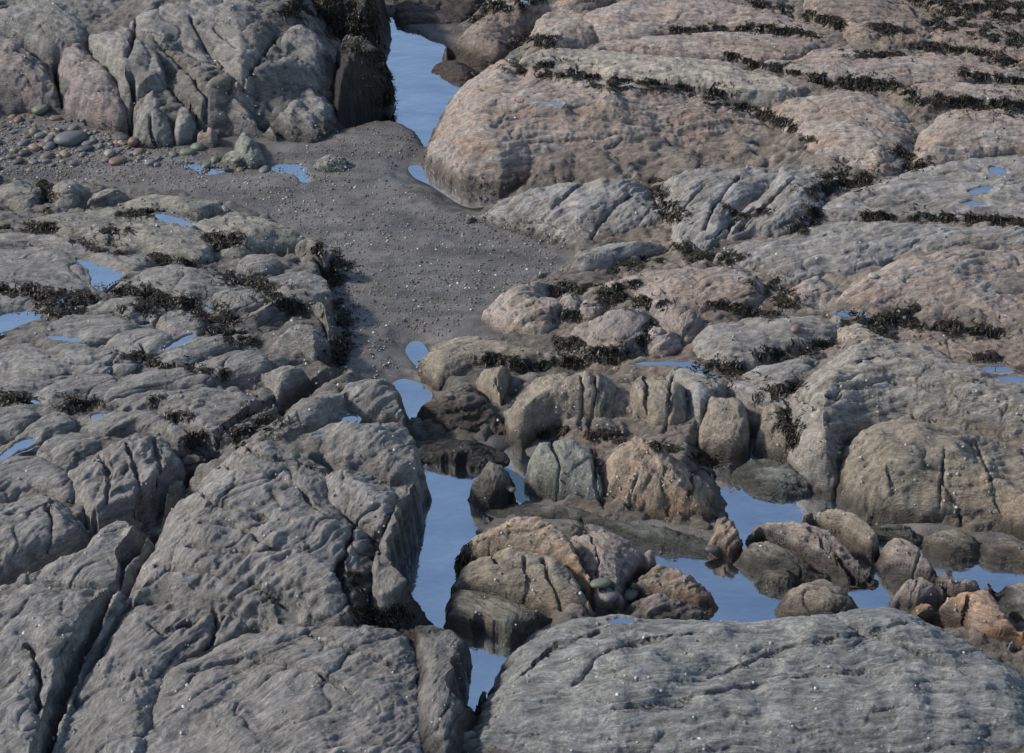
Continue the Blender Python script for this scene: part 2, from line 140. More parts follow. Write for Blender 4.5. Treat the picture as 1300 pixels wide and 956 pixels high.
('lp_m','rock_block','grey rounded block at the channel edge with a steep dark side',.57,.45,.18,28,'grey',.1,[(337,446),(342,434),(357,419),(381,411),(408,411),(420,429),(420,450),(404,474),(381,465),(346,464)]),
('lp_n','rock_block','large rounded rock at the channel edge, streaked with weed shadows',.6,.45,.2,28,'grey',.1,[(284,418),(292,407),(329,384),(381,378),(412,383),(427,401),(433,425),(430,448),(421,446),(412,414),(384,410),(356,417),(330,434),(305,430)]),
('lp_o','rock_outcrop','small grey hump between two thin puddles on the left platform',.57,.12,.12,28,'grey',.0,[(203,406),(210,394),(242,393),(262,404),(254,418),(228,425),(210,418)]),
('lp_p','rock_outcrop','weedy grey hump below the heart shaped puddle',.57,.12,.12,28,'grey',.0,[(104,388),(138,375),(180,378),(208,388),(202,402),(173,402),(138,398)]),
('lp_q','rock_outcrop','broad grey dome dotted with barnacles right of the heart shaped puddle',.62,.17,.25,20,'grey',.0,[(142,367),(164,348),(194,334),(225,333),(255,339),(287,349),(295,363),(277,371),(242,378),(208,374),(170,368)]),
('lp_r','rock_outcrop','flat grey rock between the weed lines of the left platform',.57,.12,.12,28,'grey',.0,[(290,357),(322,361),(353,380),(329,384),(300,392),(262,384),(270,373)]),
('lp_s','rock_outcrop','grey hump near the channel bend at the platform corner',.58,.15,.15,28,'grey',.05,[(322,357),(346,346),(381,341),(415,354),(418,370),(392,380),(360,378)]),
('lp_t','rock_outcrop','small ribbed hump near the upper corner of the left platform',.56,.14,.12,28,'grey',.0,[(302,331),(320,320),(345,321),(358,333),(342,345),(314,346)]),
('lp_u','rock_block','rough grey corner block where the platform meets the channel sand',.54,.4,.18,28,'grey',.1,[(360,326),(367,311),(391,307),(415,315),(428,336),(417,350),(384,338)]),
('lp_v','rock_slab','smooth grey slab left of the heart shaped puddle',.58,.1,.15,10,'grey',.0,[(-45,316),(0,315),(52,311),(93,324),(112,345),(118,362),(95,368),(69,373),(35,366),(-45,362)]),
('lp_w','rock_slab','long thin grey slab across the upper left platform',.58,.12,.15,-12,'grey',.0,[(-45,292),(52,294),(100,303),(150,319),(200,326),(242,333),(225,332),(196,333),(166,345),(140,336),(118,330),(90,321),(50,308),(-45,312)]),
('lp_x','rock_slab','small grey slab end between weed and the left edge puddle',.56,.1,.12,10,'grey',.0,[(-45,372),(0,371),(35,375),(46,386),(30,394),(5,398),(-45,402)]),
('lp_y','rock_block','olive grey block at the left edge bordering the sand',.5,.35,.2,20,'greygreen',.0,[(-45,240),(0,235),(30,223),(50,228),(58,242),(60,266),(40,277),(0,270),(-45,262)]),
('lp_z','rock_block','olive grey block right of a weed filled crack at the sand edge',.48,.3,.15,20,'greygreen',.0,[(62,234),(90,228),(112,236),(104,250),(90,262),(64,270)]),
('lq_a','boulder','low oval grey rock at the sand edge of the left platform',.4,.25,.15,10,'greygreen',.0,[(106,262),(118,244),(140,238),(163,243),(160,251),(140,258),(118,264)]),
('lq_b','rock_slab','long olive slab bordering the sand at the top of the left platform',.45,.25,.2,-10,'greygreen',.0,[(150,258),(170,244),(187,241),(222,248),(277,253),(290,262),(262,272),(250,280),(208,272),(178,270)]),
('lq_c','rock_slab','tapering olive slab running down to the channel bend',.5,.3,.25,-20,'greygreen',.0,[(250,286),(262,272),(285,262),(312,268),(346,277),(385,293),(410,309),(370,310),(330,319),(302,328),(272,322),(262,303)]),
('lq_d','rock_slab','wide grey slab with a long shallow puddle, upper part of the left platform',.54,.2,.25,-8,'greygreen',.0,[(-45,284),(35,276),(87,267),(118,265),(150,262),(200,273),(248,282),(260,302),(270,322),(240,330),(200,322),(150,314),(110,302),(52,291),(-45,290)]),
]

# sea level pools (bed scooped out of the sand): label, outline
POOLS = [
('upper blue pool between the dark outcrop and the tan dome',[(462,10),(490,12),(510,32),(545,48),(582,62),(615,88),(600,110),(575,150),(548,190),(536,184),(529,172),(513,161),(492,154),(470,156),(440,165),(424,170),(420,150),(462,120),(462,60)]),
('narrow blue pool along the foot of the tan dome',[(519,211),(530,209),(548,216),(575,232),(610,238),(650,238),(634,252),(607,262),(590,260),(570,247),(548,232),(528,224)]),
('small pool between the sand tip and the olive rock',[(517,442),(524,433),(534,434),(541,446),(548,462),(556,474),(546,474),(534,465),(522,452)]),
('shallow pool at the lower tip of the sand',[(500,486),(512,480),(530,486),(548,498),(538,515),(522,530),(505,528),(496,500)]),
('main deep blue pool between the huge ridge and the boulder heap',[(500,575),(560,578),(600,582),(665,602),(668,636),(625,662),(606,672),(596,715),(592,800),(540,815),(480,805),(440,790),(470,690),(490,600)]),
('small water gap at the bottom centre beside the green grey slab',[(570,800),(600,785),(665,790),(668,815),(640,850),(615,900),(570,940),(560,860)]),
('small bright pool behind the dark upright stone',[(634,590),(636,572),(650,560),(668,560),(682,585),(694,620),(690,640),(656,635)]),
('wide blue pools winding among the right hand boulders',[(905,580),(945,575),(1045,595),(1080,645),(1110,660),(1175,680),(1220,690),(1345,700),(1345,765),(1290,780),(1170,800),(900,800),(770,800),(780,740),(770,690),(830,680),(900,690),(930,690),(920,650),(910,610)]),
('dark water filmed bottom of the diagonal gully',[(186,680),(196,678),(203,684),(198,695),(186,712),(168,745),(160,745),(170,712)]),
]

# puddles held on the rocks: label, outline
PUDDLES = [
('heart shaped blue puddle on the left platform',[(92,327),(114,331),(138,340),(160,347),(152,354),(138,361),(129,371),(119,368),(114,357),(115,346)]),
('blue puddle at the left edge below the weed line',[(-12,403),(14,395),(42,393),(62,402),(31,412),(10,421),(-12,427)]),
('thin film of water below the left edge puddle',[(58,424),(80,426),(106,429),(101,436),(62,432)]),
('thin blue sliver beside a weed tangle on the left platform',[(252,384),(273,388),(292,393),(278,396),(259,392)]),
('tiny square puddle in the middle of the left platform',[(172,407),(190,407),(191,414),(173,414)]),
('small bright puddle between two humps of the left platform',[(227,429),(240,424),(248,424),(243,433),(228,440),(210,446),(205,445)]),
('small puddle next to the lowest weed tuft at the left edge',[(28,504),(44,507),(56,514),(24,515)]),
('little puddle between grey folds, lower left platform',[(116,526),(136,523),(130,530),(118,533)]),
('slanting puddle beside the lobed fold near the left edge',[(28,556),(49,556),(38,570),(22,573),(4,586),(-10,588),(8,572)]),
('puddle on the block below the rounded knob',[(428,530),(442,527),(456,531),(450,538),(434,542)]),
('tiny puddle on the lower side of the block with two puddles',[(378,558),(397,556),(392,563)]),
('narrow puddle just above the tiny one on the same block',[(395,552),(412,547),(418,551),(402,556)]),
('long shallow puddle on the upper left slab',[(190,272),(213,271),(240,281),(250,287),(236,292),(206,284)]),
('shallow pool on the sand left of the pale lone rock',[(342,210),(360,207),(380,208),(395,214),(388,222),(400,231),(382,234),(376,222),(346,220)]),
('shallow pool on the sand in front of the green block',[(222,207),(255,208),(280,209),(288,214),(284,220),(264,224),(240,216)]),
('highest of the small blue puddles at the right edge slab',[(1254,211),(1266,211),(1280,216),(1279,223),(1258,223)]),
('middle of the small blue puddles at the right edge slab',[(1225,243),(1247,236),(1266,236),(1253,244),(1232,248)]),
('lowest of the small blue puddles at the right edge slab',[(1214,259),(1232,254),(1248,255),(1259,261),(1232,263)]),
('long blue puddle above the front facing blocks',[(792,462),(820,458),(850,458),(880,458),(898,470),(915,478),(908,482),(884,473),(862,466),(835,465)]),
('tiny puddle below the tan ribbed knob',[(1021,391),(1037,387),(1049,391),(1038,395)]),
('small blue puddle beside the weed of the middle right',[(1059,399),(1073,392),(1092,395),(1115,404),(1104,407),(1088,402),(1070,404)]),
('upper of two puddles right of the layered dome',[(1237,468),(1262,463),(1288,468),(1280,474),(1250,474)]),
('lower of two puddles right of the layered dome',[(1256,480),(1275,475),(1315,480),(1310,489),(1266,486)]),
('thin curved puddle on the crest of the tan dome',[(668,122),(686,127),(715,130),(716,136),(692,133),(674,128)]),
('tiny blue puddle at the very top edge',[(652,-4),(675,-4),(672,5),(658,4)]),
('tiny puddle on the flank of the huge ridge',[(232,729),(246,730),(245,735),(234,735)]),
('small puddle where the huge ridge meets the foreground slab',[(350,792),(366,783),(382,790),(372,794)]),
('tiny puddle on the foreground slab at the bottom',[(382,826),(403,827),(401,831),(385,830)]),
('tiny pool in a weedy gap at the left platform edge',[(60,382),(78,381),(74,386),(62,387)]),
('faint wet pool on the crest of the green grey foreground slab',[(770,786),(795,783),(812,788),(795,793),(775,792)]),
]

# cracks cut in the rock: half width px, depth m, polyline
CRACKS = [
(3,.35,[(72,62),(70,90),(78,130)]),(3,.4,[(165,92),(170,120),(163,168)]),(2,.18,[(172,22),(168,50),(161,72)]),(2.5,.2,[(350,45),(330,70),(304,105),(290,112)]),
(2,.15,[(190,150),(196,185)]),(2,.12,[(240,20),(250,40),(262,62)]),(2,.1,[(270,35),(300,60)]),(3,.18,[(200,95),(235,130),(262,165)]),(2.5,.15,[(265,62),(300,95),(345,135)]),(2.5,.15,[(205,60),(240,90),(262,120),(260,150)]),
(2,.07,[(672,245),(720,262),(760,262)]),(2,.08,[(740,230),(700,262)]),(2,.1,[(800,245),(772,268),(750,300)]),(2,.1,[(895,232),(870,262),(862,280)]),(2,.1,[(940,222),(905,262),(895,290)]),
(2,.12,[(958,262),(940,275),(900,300)]),(2.5,.12,[(1010,222),(970,262),(940,285)]),(2,.1,[(830,160),(870,170),(900,180)]),(2,.07,[(600,110),(680,130),(760,150),(830,160)]),
(2,.1,[(850,180),(900,195),(960,206)]),(2,.06,[(1000,150),(1050,140),(1100,150),(1130,170)]),
(1.6,.12,[(737,475),(741,505),(736,545)]),(1.6,.12,[(757,478),(752,520),(748,548)]),(1.5,.1,[(820,475),(822,520)]),(1.6,.1,[(852,480),(850,520),(846,550)]),
(2,.1,[(1160,530),(1200,540),(1260,548),(1310,555)]),(2,.12,[(1200,570),(1196,605),(1192,640)]),(1.5,.08,[(1198,610),(1215,640),(1222,665)]),(1.5,.07,[(1240,560),(1255,600),(1270,650)]),(1.5,.06,[(1125,595),(1135,620)]),
(2,.08,[(1100,632),(1112,645),(1110,660)]),(2,.07,[(1010,500),(1050,520),(1060,530)]),
(2,.08,[(1050,470),(1120,450),(1200,470),(1290,500)]),(2,.08,[(1050,500),(1130,480),(1210,500),(1300,525)]),(2,.06,[(1040,490),(1100,470),(1180,488)]),
(1.6,.12,[(700,560),(712,590),(708,630)]),(1.6,.14,[(757,570),(757,610),(768,645)]),(1.5,.1,[(808,600),(800,640)]),(1.6,.1,[(845,590),(838,615),(850,650)]),(1.6,.1,[(880,600),(876,640)]),
(2,.15,[(480,640),(455,655),(440,690),(430,720),(448,770)]),(2.5,.12,[(250,620),(290,640),(330,655)]),(2,.1,[(255,660),(300,665),(340,690)]),(2,.09,[(280,590),(340,600),(380,620),(410,650)]),
(2,.09,[(240,690),(320,700),(390,690)]),(2.2,.1,[(200,715),(260,722),(330,740),(380,768)]),(2,.08,[(300,575),(360,580),(420,600)]),(2.5,.13,[(440,655),(470,675),(486,700)]),
(2.2,.2,[(272,800),(262,818),(275,790),(270,772)]),(2,.1,[(190,790),(205,800),(240,790)]),(2.2,.12,[(36,815),(46,835),(50,870),(45,900)]),
(2,.1,[(160,560),(172,590),(178,630)]),(2,.1,[(125,575),(138,600),(136,640)]),(2,.1,[(195,555),(205,590),(200,630)]),(2,.1,[(60,640),(68,665),(60,700)]),
(1.5,.06,[(300,490),(325,500),(345,515)]),(2,.06,[(90,660),(50,650),(10,652)]),(2,.08,[(660,860),(700,820),(760,800)]),
(2,.06,[(730,870),(760,830),(820,810),(900,800)]),(2,.06,[(900,860),(1000,820),(1100,800),(1150,790)]),(2,.08,[(1060,780),(1100,800),(1180,830),(1240,860)]),(2,.05,[(780,900),(900,880),(1000,860),(1100,850),(1200,860)]),
(2,.07,[(390,800),(420,820),(470,830),(510,850)]),(2,.07,[(240,850),(320,830),(400,850),(450,880)]),(2,.06,[(440,500),(450,525)]),(2,.06,[(350,600),(300,615),(262,640)]),
(1.5,.08,[(630,480),(637,505)]),(2,.06,[(620,270),(680,280),(750,290)]),(1.5,.05,[(60,455),(100,462),(150,460)]),(1.5,.05,[(30,470),(60,480),(90,472)]),(1.5,.07,[(180,438),(186,452)]),
(1.8,.1,[(664,705),(672,730),(664,758)]),(1.8,.1,[(690,708),(700,740),(712,775)]),(1.8,.1,[(620,700),(640,715),(690,712)]),(1.6,.08,[(1172,690),(1160,735)]),(1.8,.1,[(1030,668),(1060,700),(1085,735)]),
(1.8,.12,[(1230,755),(1222,790)]),(1.5,.1,[(740,660),(760,700),(758,740)]),(1.5,.08,[(300,560),(330,575)]),
]

# weed beds: label, list of (radius px, polyline)
WEEDS = [
('thick black weed bed along the back of the tan dome',[(7,[(646,88),(700,90),(735,96),(770,103),(803,108)]),(4,[(780,104),(830,112)])]),
('black weed tuft on the brown rock above the tan dome',[(7,[(655,58),(680,54),(706,50)])]),
('black weed fringe at the top edge right of the upper pool',[(7,[(590,26),(620,12),(650,6),(685,-4)])]),
('thin black weed line under the topmost pale rock band',[(3,[(850,40),(900,36),(960,35),(1028,43),(1040,55)])]),
('black weed streak at the top edge right of centre',[(5,[(955,2),(985,8),(1010,16),(1045,22),(1068,32)])]),
('short thick weed streak left of the upper right corner',[(6,[(1106,35),(1130,42),(1148,47)])]),
('wavy weed line between pale rock bands near the right edge',[(4,[(1064,66),(1100,71),(1144,68),(1180,59),(1224,67),(1276,77),(1310,82)])]),
('longest weed line, crossing the upper right down to the edge',[(3,[(926,69),(964,83),(999,90),(1030,98)]),(7,[(1030,98),(1065,105),(1113,109),(1148,120),(1196,130),(1248,132),(1315,138)])]),
('weed band at the right edge above the longest weed line',[(5,[(1228,90),(1248,97),(1300,106),(1320,108)])]),
('thin weed line starting at the right crest of the tan dome',[(4,[(820,108),(850,112),(885,109),(919,116)]),(3.5,[(880,120),(909,128),(954,140),(999,157),(1030,182)])]),
('dark weed patch at the right end of the grooved hump',[(9,[(1040,246),(1056,228),(1072,222),(1098,228)])]),
('thin weed in the groove between the two grey ridges',[(3,[(920,263),(940,275),(971,266)])]),
('weed in the cleft beside the wide brownish slab',[(5,[(1010,292),(1022,283),(1036,262)])]),
('long weed line under the slab with the small blue puddles',[(4,[(1092,274),(1160,277),(1196,276),(1283,282),(1310,283)])]),
('small weed patch in the tan gap between two layered domes',[(6,[(1140,188),(1152,194),(1160,202)]),(2,[(1150,214),(1195,205)])]),
('scattered black weed filling the upper right corner',[(6,[(1150,2),(1200,6),(1260,6),(1310,10)]),(6,[(1180,32),(1228,27)]),(9,[(1240,42),(1290,52)]),(6,[(1250,20),(1300,25)])]),
('black weed tuft hanging in the notch right of the tapering slab',[(5,[(832,232),(846,256),(856,280)]),(7,[(842,255),(852,268)])]),
('weed strands on the low olive hump at the sand edge',[(4,[(780,346),(815,334),(840,330)]),(3,[(783,366),(826,354)])]),
('tangled black weed around the three pink lumps',[(6,[(710,368),(760,370),(778,384),(802,378),(830,384)]),(4,[(770,352),(778,384)]),(5,[(716,398),(735,402)])]),
('weed bunches below the red brown folded rock',[(6,[(730,434),(760,448),(795,452)]),(4,[(828,408),(815,436)]),(4,[(700,432),(735,440)])]),
('thin dark weed above the front facing blocks',[(4,[(612,455),(660,464),(715,456),(760,458)])]),
('brown black weed patch under the grooved ridges',[(8,[(858,315),(872,318)]),(5,[(880,326),(930,331),(700,345)][:2])]),
('weed pocket left of the tan ribbed knob',[(8,[(966,350),(976,368),(988,382),(1016,384)]),(3,[(905,386),(945,393),(985,401)])]),
('weed line beside the small blue puddle of the middle right',[(5,[(1068,404),(1110,410),(1140,402),(1162,392)])]),
('green black weed bank on the low shelf at the right edge',[(7,[(1180,412),(1213,417),(1262,424)]),(4,[(1120,416),(1135,430)])]),
('weed band under the wide grey rock left of the layered dome',[(5,[(964,453),(1000,449),(1058,439)])]),
('weed patch at the right end of the long blue puddle',[(8,[(903,466),(932,468)])]),
('round weed tuft at the foot of the layered dome',[(8,[(984,496),(1012,492)])]),
('weed hanging in the cleft right of the narrow khaki block',[(5,[(996,524),(1002,548),(1016,564)])]),
('small weed tuft above the puddles right of the layered dome',[(5,[(1242,455),(1260,459)])]),
('weed around the left edge puddle',[(7,[(-5,364),(20,366),(44,371),(60,382),(60,392)]),(6,[(68,398),(96,391)])]),
('dense weed clump below the heart shaped puddle',[(9,[(95,374),(112,380)])]),
('weed belt crossing the middle of the left platform',[(6,[(132,369),(173,372),(208,382),(242,388),(258,396)]),(6,[(160,391),(195,390)])]),
('weed clump between the thin sliver and the large rounded rock',[(8,[(265,402),(296,401)]),(5,[(270,418),(300,430),(322,435)])]),
('weed in the crease behind the channel edge blocks',[(6,[(280,343),(305,353),(330,365),(362,378)]),(4,[(350,385),(385,390)])]),
('brown weed tufts on the upper left platform',[(6,[(265,300),(298,308)]),(6,[(130,294),(158,298)])]),
('thin weed line at the left edge of the upper platform',[(3,[(-10,290),(35,289),(78,291)])]),
('thin dark weed line across the upper platform slabs',[(3,[(95,308),(150,320),(200,328),(250,336)])]),
('small weed patches between humps of the lower platform',[(5,[(170,455),(195,462),(215,465)]),(3,[(240,466),(285,476)])]),
('weed tufts near the lowest puddle of the left edge',[(6,[(-8,505),(28,503)]),(5,[(80,516),(116,512)])]),
('two dark weed specks on the long smooth slab',[(4,[(195,508),(206,510)]),(4,[(215,525),(240,528)])]),
('weed filling the notch above the diagonal gully',[(6,[(296,552),(330,542),(346,533)]),(5,[(236,560),(256,552)])]),
('black weed curtain on the channel side of the left platform',[(6,[(405,312),(425,328),(436,348),(430,366)]),(5,[(428,382),(434,400),(438,425),(436,448),(426,468)])]),
('weed in the crack between olive blocks at the sand edge',[(3,[(52,230),(61,245),(60,270)]),(4,[(155,270),(195,268)])]),
('mass of dark weed on the outcrop at the top edge left of the upper pool',[(11,[(365,4),(395,18),(425,12),(452,6)]),(9,[(420,38),(450,34),(474,30)]),(7,[(440,58),(470,62),(488,78)])]),
('weed fringe hanging over the upper pool from the dark outcrop',[(5,[(480,72),(494,88),(495,115),(488,134)])]),
('weed on the dark step beside the main pool',[(7,[(456,780),(482,786),(505,775)]),(4,[(448,730),(456,750)])]),
('black weed string behind the orange topped rock',[(4,[(830,564),(868,576),(905,592),(912,612)])]),
('thin weed behind the greenish upright rock',[(3,[(690,552),(720,546)]),(3.5,[(748,552),(792,558)])]),
('dark weed on the back of the boulder heap at the main pool',[(4,[(588,668),(584,695),(582,722)])]),
]

CHANNEL = [(-60,152),(60,150),(130,160),(172,186),(250,186),(330,172),(365,172),(400,176),(425,168),(432,150),(500,148),(545,184),(532,210),(545,226),(600,248),(640,248),(600,264),(588,274),(640,294),(720,320),(706,342),(660,356),(615,384),(612,402),(640,432),(552,426),(536,444),(556,480),(534,512),(522,528),(506,505),(495,478),(440,478),(432,470),(438,425),(430,380),(425,335),(400,305),(345,276),(280,260),(180,242),(110,240),(0,236),(-60,236)]
GULLY = [(430,476),(432,490),(392,506),(355,530),(320,548),(286,570),(264,596),(240,626),(222,636),(207,668),(200,700),(180,735),(158,768),(134,822),(106,870),(84,940),(60,1010),(40,1010),(66,930),(94,868),(112,830),(132,804),(158,772),(156,742),(184,700),(184,676),(172,660),(200,648),(226,620),(232,604),(258,600),(270,572),(296,556),(350,520),(402,494)]

GULLY2 = [(-45,744),(20,731),(62,713),(100,699),(113,680),(118,662),(124,664),(119,684),(106,703),(69,716),(24,740),(-45,752)]
WATERCUT = [
[(519,211),(533,209),(541,217),(558,229),(580,242),(615,249),(640,250),(614,264),(600,265),(575,253),(550,236),(528,226)],
[(522,590),(560,588),(602,593),(584,622),(592,640),(612,653),(590,662),(582,690),(579,715),(572,745),(564,770),(567,794),(541,792),(522,796),(508,782),(518,745),(531,700),(541,660),(546,618),(540,604)],
[(600,800),(642,818),(636,835),(624,858),(608,890),(590,930),(580,925),(598,870),(600,835)],
[(517,441),(523,432),(534,434),(542,448),(550,470),(538,468)],
[(500,486),(514,482),(530,482),(542,505),(522,530),(506,524)],
]
# ---------------------------------------------------------------- camera model
HC, PITCH, HFOV = 13.0, math.radians(32.0), math.radians(24.0)
F = 650.0/math.tan(HFOV/2)
CP, SP = math.cos(PITCH), math.sin(PITCH)
def ray(px, py):
    a = (np.asarray(px, float)-650)/F; b = -(np.asarray(py, float)-478)/F
    return a, CP+b*SP, -SP+b*CP
def unproj(px, py, z):
    dx, dy, dz = ray(px, py); t = (z-HC)/dz
    return dx*t, dy*t
def proj(x, y, z):
    zz = z-HC; d = y*CP - zz*SP; u = y*SP + zz*CP
    return 650+F*x/d, 478-F*u/d

# ---------------------------------------------------------------- noise
PERM = RNG.permutation(256).astype(np.int32)
GR = RNG.normal(size=(256, 3)); GR /= np.linalg.norm(GR, axis=1)[:, None]; GR = GR.astype(np.float32)
def pn(x, y, z=0.0):
    x, y, z = np.broadcast_arrays(np.asarray(x, np.float32), np.asarray(y, np.float32), np.asarray(z, np.float32))
    xi = np.floor(x).astype(np.int32); yi = np.floor(y).astype(np.int32); zi = np.floor(z).astype(np.int32)
    fx, fy, fz = x-xi, y-yi, z-zi
    u = fx*fx*fx*(fx*(fx*6-15)+10); v = fy*fy*fy*(fy*(fy*6-15)+10); w = fz*fz*fz*(fz*(fz*6-15)+10)
    r = 0
    for i in (0, 1):
        wx = u if i else 1-u; a = PERM[(xi+i) & 255]
        for j in (0, 1):
            wy = v if j else 1-v; b = PERM[(a+yi+j) & 255]
            for k in (0, 1):
                wz = w if k else 1-w; g = GR[PERM[(b+zi+k) & 255]]
                r = r + wx*wy*wz*(g[..., 0]*(fx-i)+g[..., 1]*(fy-j)+g[..., 2]*(fz-k))
    return r*1.5
def fbm(x, y, z=0.0, o=4):
    r = 0; a = 1.0; f = 1.0
    for k in range(o):
        r = r+a*pn(x*f+k*17.3, y*f-k*9.1, z*f+k*5.7); a *= .5; f *= 2.03
    return r
def ridged(x, y, z=0.0, o=3):
    r = 0; a = 1.0; f = 1.0
    for k in range(o):
        r = r+a*(1-np.minimum(1, np.abs(pn(x*f+k*31.3, y*f+k*11.1, z*f-k*3.7))*2.2)); a *= .5; f *= 2.1
    return r
def sst(a, b, x):
    t = np.clip((x-a)/(b-a), 0, 1); return t*t*(3-2*t)

# ---------------------------------------------------------------- polygons
def chaikin(p, n=2):
    p = np.asarray(p, float)
    for _ in range(n):
        q = np.roll(p, -1, 0)
        p = np.stack([p*.78+q*.22, p*.22+q*.78], 1).reshape(-1, p.shape[1])
    return p
def sdf(p, X, Y):
    """positive inside"""
    shp = X.shape; x = X.ravel(); y = Y.ravel()
    d = np.full(x.shape, 1e9); ins = np.zeros(x.shape, bool)
    for a, b in zip(p, np.roll(p, -1, 0)):
        ex, ey = b-a; L = ex*ex+ey*ey+1e-12
        t = np.clip(((x-a[0])*ex+(y-a[1])*ey)/L, 0, 1)
        dd = (x-a[0]-t*ex)**2+(y-a[1]-t*ey)**2
        d = np.minimum(d, dd)
        c = ((a[1] > y) != (b[1] > y))
        if abs(ey) > 1e-12: ins ^= c & (x < (b[0]-a[0])*(y-a[1])/ey+a[0])
    d = np.sqrt(d); return np.where(ins, d, -d).reshape(shp)
def pdist(p, X, Y):
    d = np.full(X.shape, 1e9)
    for a, b in zip(p[:-1], p[1:]):
        ex, ey = b-a; L = ex*ex+ey*ey+1e-12
        t = np.clip(((X-a[0])*ex+(Y-a[1])*ey)/L, 0, 1)
        d = np.minimum(d, (X-a[0]-t*ex)**2+(Y-a[1]-t*ey)**2)
    return np.sqrt(d)

# ---------------------------------------------------------------- grids
X0, X1, Y0, Y1, GS = -9.6, 9.6, 11.6, 36.4, .03
gx = np.arange(X0, X1, GS); gy = np.arange(Y0, Y1, GS)
GX, GY = np.meshgrid(gx, gy)
def samp(G, x, y):
    u = np.clip((np.asarray(x)-X0)/GS, 0, len(gx)-1.001); v = np.clip((np.asarray(y)-Y0)/GS, 0, len(gy)-1.001)
    i = u.astype(int); j = v.astype(int); a = u-i; b = v-j
    return (G[j, i]*(1-a)+G[j, i+1]*a)*(1-b)+(G[j+1, i]*(1-a)+G[j+1, i+1]*a)*b
def blur(A, s):
    fy = np.fft.fftfreq(A.shape[0], GS); fx = np.fft.rfftfreq(A.shape[1], GS)
    K = np.exp(-2*(math.pi*s)**2*(fy[:, None]**2+fx[None]**2))
    return np.fft.irfft2(np.fft.rfft2(A)*K, s=A.shape)

# ---------------------------------------------------------------- rock shapes
SLOPED = {'reddish_A': .4, 'reddish_B': .4, 'cliff_c': .5, 'cliff_d': .6, 'cliff_e': .25, 'cliff_f': .4, 'cliff_h': .5, 'cliff_g': .6}
class Rock: pass
rocks = []
for i, (rid, kind, label, T, D, w, ang, pal, wet, poly) in enumerate(ROCKS):
    r = Rock(); r.id = rid; r.kind = kind; r.label = label; r.T = T; r.D = D; r.ang = math.radians(ang); r.pal = pal; r.wet = wet; r.i = i
    r.T = T = T*.75; r.D = D = D*(.55 if D <= .3 else .66 if kind == 'boulder' else .75); w = w*(1.4 if kind == 'boulder' else 1.15)
    p = np.array(poly, float)
    A = 0.5*np.sum(p[:, 0]*np.roll(p[:, 1], -1)-np.roll(p[:, 0], -1)*p[:, 1])
    if A < 0: p = p[::-1]
    p = chaikin(p, 1)
    t = np.roll(p, -1, 0)-np.roll(p, 1, 0); n = np.stack([t[:, 1], -t[:, 0]], 1); n /= np.linalg.norm(n, axis=1)[:, None]+1e-9
    k = .5-.5*n[:, 1]                                  # 1 = far edge, 0 = near edge
    z = (T-D)+.72*D*min(1, (.3/w)**.55)*k*k*(3-2*k)
    x, y = unproj(p[:, 0], p[:, 1], z)
    r.P = chaikin(np.stack([x, y], 1), 1)
    lo = r.P.min(0)-.22; hi = r.P.max(0)+.22; r.lo = lo; r.hi = hi
    X, Y = np.meshgrid(np.arange(lo[0], hi[0], .06), np.arange(lo[1], hi[1], .06))
    r.md = max(.03, sdf(r.P, X, Y).max()); r.w = min(w, r.md*.95)
    r.c = r.P.mean(0); yy_ = r.P[:, 1]-.35*r.P[:, 0]; r.yr = (yy_.min(), yy_.max())
    xs_ = np.arange(lo[0]-.1, hi[0]+.13, .025); ys_ = np.arange(lo[1]-.1, hi[1]+.13, .025); r.S0 = (xs_[0], ys_[0])
    X, Y = np.meshgrid(xs_, ys_); r.S = sdf(r.P, X, Y)
    rocks.append(r)
